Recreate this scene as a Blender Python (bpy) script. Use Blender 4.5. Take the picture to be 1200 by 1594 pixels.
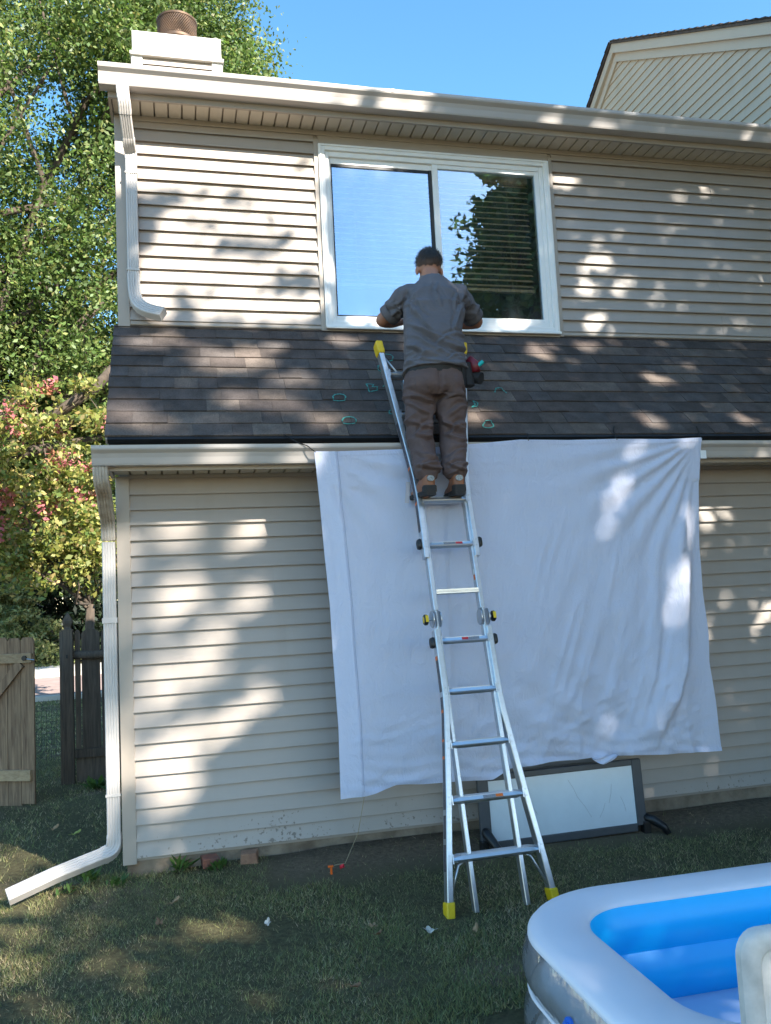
import bpy, bmesh, math, random
import numpy as np
from mathutils import Vector, Matrix, noise

for o in list(bpy.data.objects): bpy.data.objects.remove(o)
scene = bpy.context.scene
col = scene.collection
rnd = random.Random(7)
rng = np.random.default_rng(7)

# ------------------------------------------------------------------ camera
CAM = np.array([0.3167, -5.8387, 1.5955])
def cam_axes(yaw, pitch, roll):
    f = np.array([-math.sin(yaw)*math.cos(pitch), math.cos(yaw)*math.cos(pitch), math.sin(pitch)])
    r = np.array([math.cos(yaw), math.sin(yaw), 0.0]); u = np.cross(r, f)
    return math.cos(roll)*r+math.sin(roll)*u, -math.sin(roll)*r+math.cos(roll)*u, f
_r, _u, _f = cam_axes(-0.2409, 0.0970, -0.0508)
cd = bpy.data.cameras.new('camera'); cam = bpy.data.objects.new('camera', cd); col.objects.link(cam)
cd.sensor_fit = 'VERTICAL'; cd.sensor_height = 24.0; cd.sensor_width = 18.07
cd.lens = 1317.18/1594*24.0
cd.clip_start = 0.05; cd.clip_end = 2000
cam.matrix_world = Matrix(((_r[0], _u[0], -_f[0], CAM[0]), (_r[1], _u[1], -_f[1], CAM[1]), (_r[2], _u[2], -_f[2], CAM[2]), (0, 0, 0, 1)))
scene.camera = cam

# ------------------------------------------------------------------ light
SUN = np.array([0.58, -1.0, 0.76]); SUN /= np.linalg.norm(SUN)
SUN_EL = math.asin(SUN[2]); SUN_AZ = math.atan2(SUN[0], SUN[1])
w = bpy.data.worlds.new('World'); scene.world = w; w.use_nodes = True
wn = w.node_tree.nodes; wl = w.node_tree.links
bg = wn['Background']; sky = wn.new('ShaderNodeTexSky'); sky.sky_type = 'NISHITA'; sky.sun_disc = False
sky.sun_elevation = SUN_EL; sky.sun_rotation = SUN_AZ
sky.air_density = 1.0; sky.dust_density = 0.3; sky.ozone_density = 1.5; sky.altitude = 200
hsv = wn.new('ShaderNodeHueSaturation'); hsv.inputs['Hue'].default_value = 0.49; hsv.inputs['Saturation'].default_value = 1.22; hsv.inputs['Value'].default_value = 1.3
wl.new(sky.outputs[0], hsv.inputs['Color']); wl.new(hsv.outputs[0], bg.inputs[0]); bg.inputs[1].default_value = 0.085
sd = bpy.data.lights.new('sun', 'SUN'); sun = bpy.data.objects.new('sun', sd); col.objects.link(sun)
sd.energy = 5.0; sd.angle = math.radians(0.53); sd.color = (1.0, 0.93, 0.82)
sun.rotation_euler = Vector(SUN).to_track_quat('Z', 'Y').to_euler()
sun.location = (12, -10, 20)
scene.view_settings.view_transform = 'Standard'; scene.view_settings.look = 'None'
scene.view_settings.exposure = 1.88; scene.view_settings.gamma = 1.0
scene.view_settings.use_curve_mapping = False
scene.render.engine = 'CYCLES'

# ------------------------------------------------------------------ materials
MATS = {}
def nodes_of(m): return m.node_tree.nodes, m.node_tree.links
def mat(name, color, rough=0.7, var=0.0, vscale=8.0, bump=0.0, bscale=60.0, metal=0.0, spec=0.5, stretch=(1, 1, 1), color2=None, objrand=0.0, coord='Object'):
    if name in MATS: return MATS[name]
    m = bpy.data.materials.new(name); m.use_nodes = True; N, L = nodes_of(m)
    b = N['Principled BSDF']; b.inputs['Roughness'].default_value = rough; b.inputs['Metallic'].default_value = metal
    b.inputs['Specular IOR Level'].default_value = spec
    tc = N.new('ShaderNodeTexCoord'); mp = N.new('ShaderNodeMapping'); mp.inputs['Scale'].default_value = stretch
    L.new(tc.outputs[coord], mp.inputs[0])
    out = None
    c2 = color2 if color2 else tuple(max(0, c*(1-var)) for c in color)
    if var > 0 or color2:
        n = N.new('ShaderNodeTexNoise'); n.inputs['Scale'].default_value = vscale; n.inputs['Detail'].default_value = 5; n.inputs['Roughness'].default_value = 0.6
        L.new(mp.outputs[0], n.inputs['Vector'])
        r = N.new('ShaderNodeMapRange'); r.inputs['From Min'].default_value = 0.3; r.inputs['From Max'].default_value = 0.7; L.new(n.outputs['Fac'], r.inputs['Value'])
        mx = N.new('ShaderNodeMix'); mx.data_type = 'RGBA'; mx.inputs['A'].default_value = (*color, 1); mx.inputs['B'].default_value = (*c2, 1)
        L.new(r.outputs[0], mx.inputs['Factor']); out = mx.outputs['Result']
    if objrand > 0:
        oi = N.new('ShaderNodeObjectInfo'); r2 = N.new('ShaderNodeMapRange'); r2.inputs['To Min'].default_value = 1-objrand; r2.inputs['To Max'].default_value = 1+objrand
        L.new(oi.outputs['Random'], r2.inputs['Value'])
        hs = N.new('ShaderNodeHueSaturation')
        L.new(r2.outputs[0], hs.inputs['Value'])
        if out: L.new(out, hs.inputs['Color'])
        else: hs.inputs['Color'].default_value = (*color, 1)
        out = hs.outputs[0]
    if out: L.new(out, b.inputs['Base Color'])
    else: b.inputs['Base Color'].default_value = (*color, 1)
    if bump > 0:
        n2 = N.new('ShaderNodeTexNoise'); n2.inputs['Scale'].default_value = bscale; n2.inputs['Detail'].default_value = 4; L.new(mp.outputs[0], n2.inputs['Vector'])
        bp = N.new('ShaderNodeBump'); bp.inputs['Strength'].default_value = bump; bp.inputs['Distance'].default_value = 0.01
        L.new(n2.outputs['Fac'], bp.inputs['Height']); L.new(bp.outputs[0], b.inputs['Normal'])
    MATS[name] = m; return m

def siding_material(name='vinyl_siding', base=(0.400, 0.345, 0.300), mud=True):
    m = mat(name, base, 0.42, var=0.06, vscale=1.6, bump=0.10, bscale=7.0, stretch=(0.35, 1, 3.0), objrand=0.025, coord='Generated' if False else 'Object')
    N, L = nodes_of(m); b = N['Principled BSDF']
    src = b.inputs['Base Color'].links[0].from_socket
    geo = N.new('ShaderNodeNewGeometry'); sx = N.new('ShaderNodeSeparateXYZ'); L.new(geo.outputs['Position'], sx.inputs[0])
    if mud:   # mud splashed up from the soil bed and mildew streaks with their own outline
        mr = N.new('ShaderNodeMapRange'); mr.inputs['From Min'].default_value = 0.02; mr.inputs['From Max'].default_value = 0.26; mr.inputs['To Min'].default_value = 0.60; mr.inputs['To Max'].default_value = 0.80
        L.new(sx.outputs['Z'], mr.inputs['Value'])
        nz = N.new('ShaderNodeTexNoise'); nz.inputs['Scale'].default_value = 42; nz.inputs['Detail'].default_value = 3; L.new(geo.outputs['Position'], nz.inputs['Vector'])
        nb = N.new('ShaderNodeTexNoise'); nb.inputs['Scale'].default_value = 1.7; L.new(geo.outputs['Position'], nb.inputs['Vector'])
        ad = N.new('ShaderNodeMath'); ad.operation = 'MULTIPLY_ADD'; ad.inputs[1].default_value = 0.5; L.new(nb.outputs['Fac'], ad.inputs[0])
        sb = N.new('ShaderNodeMath'); sb.operation = 'SUBTRACT'; sb.inputs[1].default_value = 0.25; L.new(nz.outputs['Fac'], sb.inputs[0]); L.new(sb.outputs[0], ad.inputs[2])
        gt = N.new('ShaderNodeMath'); gt.operation = 'SUBTRACT'; L.new(ad.outputs[0], gt.inputs[0]); L.new(mr.outputs[0], gt.inputs[1])
        ml = N.new('ShaderNodeMath'); ml.operation = 'MULTIPLY'; ml.inputs[1].default_value = 14; ml.use_clamp = True; L.new(gt.outputs[0], ml.inputs[0])
        mx = N.new('ShaderNodeMix'); mx.data_type = 'RGBA'; mx.inputs['B'].default_value = (0.12, 0.09, 0.06, 1)
        m2 = N.new('ShaderNodeMath'); m2.operation = 'MULTIPLY'; m2.inputs[1].default_value = 0.75; L.new(ml.outputs[0], m2.inputs[0])
        L.new(m2.outputs[0], mx.inputs['Factor']); L.new(src, mx.inputs['A']); src = mx.outputs['Result']
    # long soft grime streaks running down the wall
    mp = N.new('ShaderNodeMapping'); mp.inputs['Scale'].default_value = (5, 5, 0.6); L.new(geo.outputs['Position'], mp.inputs[0])
    ns = N.new('ShaderNodeTexNoise'); ns.inputs['Scale'].default_value = 1.3; ns.inputs['Detail'].default_value = 6; L.new(mp.outputs[0], ns.inputs['Vector'])
    r = N.new('ShaderNodeMapRange'); r.inputs['From Min'].default_value = 0.5; r.inputs['From Max'].default_value = 0.8; r.inputs['To Max'].default_value = 0.22; L.new(ns.outputs['Fac'], r.inputs['Value'])
    mx = N.new('ShaderNodeMix'); mx.data_type = 'RGBA'; mx.inputs['B'].default_value = (0.26, 0.22, 0.16, 1); L.new(r.outputs[0], mx.inputs['Factor']); L.new(src, mx.inputs['A'])
    L.new(mx.outputs['Result'], b.inputs['Base Color'])
    return m

def wood_material(name, c1, c2, axis_scale=(14, 14, 0.9)):
    m = bpy.data.materials.new(name); m.use_nodes = True; N, L = nodes_of(m); b = N['Principled BSDF']; b.inputs['Roughness'].default_value = 0.85
    tc = N.new('ShaderNodeTexCoord'); oi = N.new('ShaderNodeObjectInfo'); mp = N.new('ShaderNodeMapping'); mp.inputs['Scale'].default_value = axis_scale
    ad = N.new('ShaderNodeVectorMath'); ad.operation = 'ADD'; sc = N.new('ShaderNodeVectorMath'); sc.operation = 'SCALE'; sc.inputs['Scale'].default_value = 37
    cb = N.new('ShaderNodeCombineXYZ'); L.new(oi.outputs['Random'], cb.inputs[0]); L.new(oi.outputs['Random'], cb.inputs[2]); L.new(cb.outputs[0], sc.inputs[0])
    L.new(tc.outputs['Object'], ad.inputs[0]); L.new(sc.outputs[0], ad.inputs[1]); L.new(ad.outputs[0], mp.inputs[0])
    n = N.new('ShaderNodeTexNoise'); n.inputs['Scale'].default_value = 3; n.inputs['Detail'].default_value = 8; n.inputs['Roughness'].default_value = 0.65; n.inputs['Distortion'].default_value = 0.6; L.new(mp.outputs[0], n.inputs['Vector'])
    cr = N.new('ShaderNodeValToRGB'); cr.color_ramp.elements[0].position = 0.32; cr.color_ramp.elements[0].color = (*c2, 1); cr.color_ramp.elements[1].position = 0.68; cr.color_ramp.elements[1].color = (*c1, 1)
    L.new(n.outputs['Fac'], cr.inputs[0])
    r2 = N.new('ShaderNodeMapRange'); r2.inputs['To Min'].default_value = 0.75; r2.inputs['To Max'].default_value = 1.2; L.new(oi.outputs['Random'], r2.inputs['Value'])
    hs = N.new('ShaderNodeHueSaturation'); L.new(r2.outputs[0], hs.inputs['Value']); L.new(cr.outputs[0], hs.inputs['Color']); L.new(hs.outputs[0], b.inputs['Base Color'])
    bp = N.new('ShaderNodeBump'); bp.inputs['Strength'].default_value = 0.5; bp.inputs['Distance'].default_value = 0.004; L.new(n.outputs['Fac'], bp.inputs['Height']); L.new(bp.outputs[0], b.inputs['Normal'])
    MATS[name] = m; return m

def leaf_material(name, rough=0.5, trans=0.35, attr='col'):
    m = bpy.data.materials.new(name); m.use_nodes = True; N, L = nodes_of(m); b = N['Principled BSDF']; out = N['Material Output']
    a = N.new('ShaderNodeAttribute'); a.attribute_name = attr; L.new(a.outputs['Color'], b.inputs['Base Color']); b.inputs['Roughness'].default_value = rough
    b.inputs['Specular IOR Level'].default_value = 0.4
    t = N.new('ShaderNodeBsdfTranslucent'); hs = N.new('ShaderNodeHueSaturation'); hs.inputs['Value'].default_value = 1.5; hs.inputs['Saturation'].default_value = 1.1; L.new(a.outputs['Color'], hs.inputs['Color']); L.new(hs.outputs[0], t.inputs['Color'])
    mx = N.new('ShaderNodeMixShader'); mx.inputs[0].default_value = trans; L.new(b.outputs[0], mx.inputs[1]); L.new(t.outputs[0], mx.inputs[2]); L.new(mx.outputs[0], out.inputs[0])
    MATS[name] = m; return m

SIDING = siding_material()
SIDING_UP = SIDING
TRIM = mat('tan_trim_coil', (0.40, 0.340, 0.285), 0.45, var=0.08, vscale=3, bump=0.05, bscale=8)
NEIGH = siding_material('cream_siding', (0.66, 0.54, 0.395), mud=False); NTRIM = mat('cream_trim', (0.66, 0.55, 0.42), .45, var=.06, vscale=3)
GUTTER = mat('gutter_aluminium', (0.47, 0.43, 0.40), 0.38, var=0.10, vscale=2.5, bump=0.06, bscale=4, stretch=(0.4, 1, 1))
DOWNSPOUT = mat('downspout_aluminium', (0.56, 0.525, 0.50), 0.4, var=0.12, vscale=5, bump=0.05, bscale=10)
WHITE = mat('white_vinyl_frame', (0.86, 0.85, 0.83), 0.35, var=0.04, vscale=6, bump=0.03, bscale=20)
GASKET = mat('black_gasket', (0.015, 0.015, 0.017), 0.5)
CONCRETE = mat('foundation_concrete', (0.36, 0.285, 0.205), 0.95, color2=(0.14, 0.10, 0.068), vscale=5, bump=0.6, bscale=35)
DARKMEMB = mat('black_drip_membrane', (0.012, 0.012, 0.013), 0.55, var=0.3, vscale=20, bump=0.2, bscale=30)
ALU = mat('brushed_aluminium', (0.62, 0.64, 0.67), 0.30, var=0.12, vscale=3, metal=0.85, bump=0.05, bscale=12, stretch=(2, 2, 12))
ALU_TREAD = mat('aluminium_tread', (0.66, 0.68, 0.71), 0.34, var=0.1, vscale=6, metal=0.9, bump=0.04, bscale=20)
STEEL = mat('zinc_steel', (0.55, 0.56, 0.57), 0.35, metal=0.9, var=0.1)
YELLOW = mat('yellow_plastic', (0.78, 0.52, 0.01), 0.45, var=0.08, vscale=20)
BLACKP = mat('black_plastic', (0.012, 0.012, 0.013), 0.42, var=0.2, vscale=30)
REDLAB = mat('red_label', (0.55, 0.03, 0.03), 0.5)
ORANGELAB = mat('orange_label', (0.75, 0.16, 0.02), 0.5)
GREYLAB = mat('grey_label', (0.30, 0.30, 0.32), 0.55, var=0.5, vscale=160)
DARKLAB = mat('dark_label', (0.02, 0.02, 0.028), 0.5, color2=(0.16, 0.14, 0.16), vscale=60)
WHITELAB = mat('white_label', (0.75, 0.75, 0.75), 0.5)

# ------------------------------------------------------------------ mesh helpers
class MB:
    def __init__(s): s.v = []; s.f = []
    def add(s, verts, faces):
        o = len(s.v); s.v += [tuple(map(float, p)) for p in verts]; s.f += [tuple(i+o for i in f) for f in faces]; return s
    def box(s, x0, x1, y0, y1, z0, z1):
        return s.add([(x0, y0, z0), (x1, y0, z0), (x1, y1, z0), (x0, y1, z0), (x0, y0, z1), (x1, y0, z1), (x1, y1, z1), (x0, y1, z1)],
                     [(0, 3, 2, 1), (4, 5, 6, 7), (0, 1, 5, 4), (1, 2, 6, 5), (2, 3, 7, 6), (3, 0, 4, 7)])
    def obox(s, c, ax, ay, az):      # oriented box: half-axis vectors
        c, ax, ay, az = map(np.array, (c, ax, ay, az)); P = []
        for sz in (-1, 1):
            for sx, sy in ((-1, -1), (1, -1), (1, 1), (-1, 1)): P.append(c+sx*ax+sy*ay+sz*az)
        return s.add(P, [(0, 3, 2, 1), (4, 5, 6, 7), (0, 1, 5, 4), (1, 2, 6, 5), (2, 3, 7, 6), (3, 0, 4, 7)])
    def loft(s, rings, cap=True, close=True):   # rings: list of lists of points
        n = len(rings[0]); V = [p for r in rings for p in r]; F = []
        for i in range(len(rings)-1):
            for j in range(n if close else n-1):
                k = (j+1) % n; F.append((i*n+j, i*n+k, (i+1)*n+k, (i+1)*n+j))
        if cap and close: F.append(tuple(range(n-1, -1, -1))); F.append(tuple((len(rings)-1)*n+j for j in range(n)))
        return s.add(V, F)
    def prism(s, prof, axis, a0, a1, segs=1, jit=None):  # prof: (p,q) pairs in the plane normal to axis ('x': (y,z), 'y': (x,z), 'z': (x,y))
        R = []
        for i in range(segs+1):
            a = a0+(a1-a0)*i/segs; dj = jit(a) if jit else (0, 0)
            R.append([{'x': (a, p+dj[0], q+dj[1]), 'y': (p+dj[0], a, q+dj[1]), 'z': (p+dj[0], q+dj[1], a)}[axis] for p, q in prof])
        return s.loft(R)
    def tube(s, pts, r, n=8, cap=True):
        pts = [np.array(p, float) for p in pts]; rs = r if hasattr(r, '__len__') else [r]*len(pts); R = []
        up = None
        for i, p in enumerate(pts):
            t = pts[min(i+1, len(pts)-1)]-pts[max(i-1, 0)]; t = t/(np.linalg.norm(t)+1e-9)
            if up is None: up = np.array([0, 0, 1.]) if abs(t[2]) < .9 else np.array([1., 0, 0])
            a = np.cross(up, t); a /= np.linalg.norm(a)+1e-9; b = np.cross(t, a); up = b
            R.append([p+rs[i]*(math.cos(2*math.pi*k/n)*a+math.sin(2*math.pi*k/n)*b) for k in range(n)])
        return s.loft(R, cap)
    def disc(s, c, nrm, r, h, n=20, r2=None):  # short cylinder
        nrm = np.array(nrm, float); nrm /= np.linalg.norm(nrm); r2 = r if r2 is None else r2
        a = np.cross(nrm, [0, 0, 1.] if abs(nrm[2]) < .9 else [1., 0, 0]); a /= np.linalg.norm(a); b = np.cross(nrm, a); c = np.array(c, float)
        return s.loft([[c+rr*(math.cos(2*math.pi*k/n)*a+math.sin(2*math.pi*k/n)*b)+nrm*d for k in range(n)] for d, rr in ((0, r), (h, r2))])
    def build(s, name, m, parent=None, smooth=False, bevel=0, angle=None, loc=None):
        me = bpy.data.meshes.new(name); v = s.v
        if loc is not None: v = [(a-loc[0], b-loc[1], c-loc[2]) for a, b, c in v]
        me.from_pydata(v, [], s.f); me.update()
        bm = bmesh.new(); bm.from_mesh(me); bmesh.ops.recalc_face_normals(bm, faces=bm.faces); bm.to_mesh(me); bm.free()
        o = link(name, me, m, parent)
        if loc is not None: o.location = loc
        if smooth:
            me.polygons.foreach_set('use_smooth', [True]*len(me.polygons))
            if angle: me.set_sharp_from_angle(angle=math.radians(angle))
        if bevel:
            bv = o.modifiers.new('bevel', 'BEVEL'); bv.width = bevel; bv.segments = 2; bv.limit_method = 'ANGLE'; bv.angle_limit = math.radians(50)
        return o
def link(name, me, m, parent=None):
    o = bpy.data.objects.new(name, me); col.objects.link(o)
    if m is not None and not me.materials: me.materials.append(m)
    if parent is not None: o.parent = parent; o.matrix_parent_inverse = Matrix.Identity(4) if parent.location.length == 0 else Matrix.Translation(-parent.location)
    return o
def empty(name, loc, label, cat, group=None):
    o = bpy.data.objects.new(name, None); col.objects.link(o); o.location = loc; o.empty_display_size = 0.1
    return tag(o, label, cat, group)
def tag(o, label, cat, group=None):
    o['label'] = label; o['category'] = cat
    if group: o['group'] = group
    return o
def struct(o): o['kind'] = 'structure'; return o
def fast_mesh(name, V, F, colors=None, smooth=False):
    """V (n,3) array, F (m,k) array -> mesh, optional per-vertex colours"""
    me = bpy.data.meshes.new(name); V = np.asarray(V, np.float32); F = np.asarray(F, np.int32); k = F.shape[1]
    me.vertices.add(len(V)); me.vertices.foreach_set('co', V.ravel())
    me.loops.add(F.size); me.loops.foreach_set('vertex_index', F.ravel())
    me.polygons.add(len(F)); me.polygons.foreach_set('loop_start', np.arange(0, F.size, k, dtype=np.int32)); me.polygons.foreach_set('loop_total', np.full(len(F), k, np.int32))
    if smooth: me.polygons.foreach_set('use_smooth', np.ones(len(F), bool))
    me.update(calc_edges=True)
    if colors is not None:
        at = me.color_attributes.new('col', 'FLOAT_COLOR', 'POINT'); c = np.ones((len(V), 4), np.float32); c[:, :3] = colors; at.data.foreach_set('color', c.ravel())
    me.validate(); return me
def vnoise(P, scale, seed=0):     # cheap smooth value noise for arrays, -1..1
    P = np.asarray(P, float)*scale+seed*17.3; i = np.floor(P).astype(np.int64); f = P-i; f = f*f*(3-2*f); out = 0
    for dx in (0, 1):
        for dy in (0, 1):
            for dz in (0, 1):
                h = (i[:, 0]+dx)*374761393+(i[:, 1]+dy)*668265263+(i[:, 2]+dz)*2147483647+seed*144665
                h = (h ^ (h >> 13))*1274126177; h = ((h ^ (h >> 16)) & 0xffff)/32767.5-1
                out = out+h*(f[:, 0] if dx else 1-f[:, 0])*(f[:, 1] if dy else 1-f[:, 1])*(f[:, 2] if dz else 1-f[:, 2])
    return out
def fbm(P, scale, oct=4, seed=0):
    s = 0; a = 1; t = 0
    for k in range(oct): s = s+a*vnoise(P, scale*2**k, seed+k); t += a; a *= .5
    return s/t
def ground_z(x, y):
    x = np.asarray(x, float); y = np.asarray(y, float)
    z = -0.155+0.0*x
    near = np.clip(1-(-y)/0.9, 0, 1)*(y <= 0.05)
    bump = 0.055+0.045*np.exp(-((x-1.9)/0.9)**2)+0.0*x
    z = z+near**1.3*bump*(x > -0.6)
    left = np.clip((-0.1-x)/1.2, 0, 1); z = z-0.06*left*np.clip((y+0.5)/3, 0, 1)
    back = np.clip((y-3)/8, 0, 1); z = z-0.10*back
    return z+0.008*np.sin(x*2.1+y)*np.cos(y*1.7-x*.6)
PATCHES = [[0.28,0.61,4.92,0.22,0.0,0.02,-0.0,0.0,-0.08],[0.67,0.61,4.92,0.25,0.0,0.02,-0.0,0.0,-0.07],[1.09,0.61,4.88,0.28,0.0,0.02,-0.0,0.0,-0.1],[0.48,0.61,4.52,0.18,0.0,0.01,-0.0,0.0,-0.13],[0.73,0.61,4.61,0.11,0.0,0.01,-0.0,0.0,-0.12],[1.18,0.61,4.59,0.19,0.0,0.01,-0.01,0.0,-0.21],[0.48,0.61,4.39,0.15,0.0,0.01,-0.0,0.0,-0.07],[1.25,0.61,4.35,0.18,0.0,0.01,-0.0,0.0,-0.12],[0.86,0.61,4.17,0.17,0.0,0.01,-0.0,0.0,-0.09],[0.19,0.61,4.17,0.1,0.0,0.0,-0.0,0.0,-0.09],[0.18,0.61,3.92,0.09,0.0,0.0,-0.0,0.0,-0.15],[0.47,0.61,4.11,0.09,0.0,0.0,-0.0,0.0,-0.04],[1.15,0.61,3.87,0.23,0.0,0.01,-0.0,0.0,-0.08],[0.66,0.61,3.91,0.15,0.0,0.0,-0.0,0.0,-0.05],[0.96,0.61,4.81,0.07,0.0,0.0,-0.0,0.0,-0.07],[3.74,0.61,4.09,0.09,0.0,0.0,-0.01,0.0,-0.08],[3.77,0.61,3.87,0.12,0.0,0.0,-0.01,0.0,-0.1],[3.83,0.61,3.78,0.23,0.0,0.01,-0.0,0.0,-0.05],[3.94,0.61,4.35,0.19,0.0,0.01,-0.0,0.0,-0.06],[4.08,0.61,4.11,0.06,0.0,0.0,-0.0,0.0,-0.06],[4.78,0.61,5.03,0.06,0.0,0.0,-0.0,0.0,-0.05],[3.53,0.61,5.07,0.05,0.0,0.0,-0.0,0.0,-0.04],[1.47,0.61,4.09,0.05,0.0,0.0,-0.01,0.0,-0.19],[1.82,0.61,3.8,0.12,0.0,0.0,-0.0,0.0,-0.04],[3.09,0.61,3.79,0.17,0.0,0.0,-0.0,0.0,-0.04],[1.51,0.61,5.02,0.04,0.0,0.0,-0.0,0.0,-0.04],[0.08,0.43,3.51,0.11,0.0,0.0,0.0,-0.05,-0.05],[0.31,0.47,3.55,0.09,0.0,0.0,-0.0,-0.05,-0.05],[0.72,0.27,3.34,0.19,0.0,0.0,-0.01,-0.08,-0.09],[0.86,0.31,3.39,0.1,0.0,0.0,-0.01,-0.09,-0.09],[1.05,0.41,3.5,0.07,0.0,0.0,-0.01,-0.05,-0.05],[0.54,0.35,3.43,0.12,0.0,0.0,-0.0,-0.05,-0.05],[1.16,0.08,3.16,0.1,0.0,0.0,-0.01,-0.06,-0.06],[1.03,-0.11,2.95,0.11,0.0,0.0,-0.01,-0.06,-0.06],[0.75,-0.09,2.98,0.1,0.0,0.0,-0.0,-0.05,-0.05],[1.62,0.5,3.58,0.09,0.0,0.0,-0.01,-0.04,-0.04],[1.28,-0.29,2.77,0.04,-0.0,-0.0,-0.01,-0.04,-0.04],[1.6,0.04,3.11,0.12,0.0,0.0,-0.01,-0.04,-0.04],[1.67,-0.12,2.95,0.08,0.0,0.0,-0.01,-0.05,-0.05],[0.02,-0.2,2.86,0.06,0.0,0.0,0.0,-0.07,-0.08],[0.14,-0.28,2.78,0.08,-0.0,-0.0,0.0,-0.04,-0.04],[3.23,0.44,3.52,0.1,0.0,0.0,-0.05,-0.09,-0.09],[3.66,0.5,3.58,0.12,0.0,0.0,-0.03,-0.05,-0.06],[4.09,0.14,3.21,0.09,0.0,0.0,-0.02,-0.03,-0.04],[3.75,-0.3,2.76,0.06,-0.0,-0.0,-0.03,-0.05,-0.05],[2.4,-0.26,2.8,0.09,-0.0,-0.0,-0.03,-0.07,-0.07],[4.55,-0.26,2.8,0.06,-0.0,-0.0,-0.03,-0.03,-0.03],[1.83,-0.2,2.87,0.03,0.0,0.0,-0.02,-0.08,-0.08],[0.32,0.0,1.66,0.07,0.0,-0.0,-0.0,0.0,-0.06],[0.29,0.0,1.58,0.05,0.0,-0.0,-0.0,0.0,-0.04],[0.33,0.0,2.1,0.06,0.0,-0.0,-0.0,0.0,-0.03],[0.23,0.0,1.08,0.07,0.0,-0.01,-0.0,0.0,-0.06],[0.15,0.0,0.99,0.06,0.0,-0.0,-0.0,0.0,-0.04],[0.35,0.0,0.7,0.09,0.0,-0.01,-0.0,0.0,-0.06],[0.1,0.0,0.57,0.1,0.0,-0.01,-0.0,0.0,-0.04],[0.47,-0.0,1.19,0.07,0.0,-0.0,-0.0,0.0,-0.04],[0.82,0.0,0.96,0.08,0.0,-0.01,-0.0,0.0,-0.11],[0.51,0.0,1.33,0.06,0.0,-0.0,-0.0,0.0,-0.03],[0.78,0.0,1.6,0.06,0.0,-0.0,-0.0,0.0,-0.03],[0.84,0.0,2.12,0.07,0.0,-0.0,-0.0,0.0,-0.03],[0.24,0.0,0.44,0.1,0.0,-0.01,-0.0,0.0,-0.02],[0.58,0.0,0.78,0.06,0.0,-0.0,-0.0,0.0,-0.03],[4.39,0.0,2.06,0.09,0.0,-0.0,-0.01,0.0,-0.1],[4.78,0.0,1.29,0.05,0.0,-0.0,-0.01,0.0,-0.05],[4.58,0.0,0.49,0.07,0.0,-0.01,-0.01,0.0,-0.07],[4.14,0.0,0.05,0.08,0.0,-0.01,-0.01,0.0,-0.06],[-0.11,0.0,1.88,0.04,0.0,-0.0,-0.0,-0.0,-0.11],[-0.15,0.0,0.6,0.04,0.0,-0.0,-0.0,0.0,-0.12],[2.54,-0.48,2.02,0.06,0.0,-0.0,-0.01,0.0,-0.08],[2.49,-0.48,2.13,0.04,0.0,-0.0,-0.0,0.0,-0.03],[3.46,-0.48,2.51,0.05,0.0,-0.0,-0.01,0.0,-0.08],[3.35,-0.48,2.3,0.05,0.0,-0.0,-0.01,0.0,-0.09],[3.23,-0.48,2.12,0.06,0.0,-0.0,-0.01,0.0,-0.1],[3.14,-0.48,1.92,0.05,0.0,-0.0,-0.01,0.0,-0.09],[3.88,-0.48,1.97,0.06,0.0,-0.0,-0.02,0.0,-0.17],[3.72,-0.48,1.58,0.06,0.0,-0.0,-0.01,0.0,-0.15],[3.64,-0.48,1.34,0.05,0.0,-0.0,-0.01,0.0,-0.08],[3.91,-0.48,2.57,0.05,0.0,-0.0,-0.0,0.0,-0.04],[2.05,-0.48,1.66,0.07,0.0,-0.0,-0.0,0.0,-0.06],[3.64,-0.48,0.69,0.04,0.0,-0.0,-0.0,0.0,-0.04],[3.52,-0.48,0.64,0.03,0.0,-0.0,-0.0,0.0,-0.04],[3.16,-0.48,0.65,0.04,0.0,-0.0,-0.0,0.0,-0.04],[3.88,-0.48,0.43,0.06,0.0,-0.01,-0.0,0.0,-0.04],[1.2,-0.48,2.01,0.03,0.0,-0.0,-0.0,0.0,-0.11],[1.24,-0.48,1.37,0.03,0.0,-0.0,-0.0,0.0,-0.06],[3.53,-0.48,2.34,0.04,0.0,-0.0,-0.0,0.0,-0.06],[2.98,-0.48,1.73,0.06,0.0,-0.0,-0.0,0.0,-0.05],[2.94,-0.36,0.24,0.05,0.0,-0.0,-0.0,0.0,-0.05],[3.11,-0.36,0.19,0.04,0.0,-0.0,-0.0,0.0,-0.04],[3.26,-0.36,0.27,0.05,0.0,-0.0,-0.0,0.0,-0.03],[0.43,-0.96,-0.15,0.15,-0.06,0.0,-0.0,-0.12,0.0],[-0.63,-0.6,-0.15,0.1,-0.04,0.0,0.02,-0.1,0.0],[-0.48,-0.27,-0.15,0.13,-0.05,0.0,0.01,-0.07,0.0],[-0.04,-1.25,-0.15,0.03,-0.01,0.0,0.0,-0.03,0.0],[0.15,-0.39,-0.15,0.06,-0.02,0.0,0.0,-0.06,0.0],[0.5,0.2,5.47,0.72,0.0,0.07,-0.0,0.0,-0.07],[1.12,0.2,5.45,0.3,0.0,0.03,-0.0,0.0,-0.06],[2.18,0.2,5.43,0.21,0.0,0.02,-0.0,0.0,-0.03],[3.43,0.2,5.42,0.12,0.0,0.01,-0.0,0.0,-0.03],[3.84,0.2,5.41,0.15,0.0,0.01,-0.0,0.0,-0.03],[5.26,0.2,5.45,0.07,0.0,0.01,-0.0,0.0,-0.04]]
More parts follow.
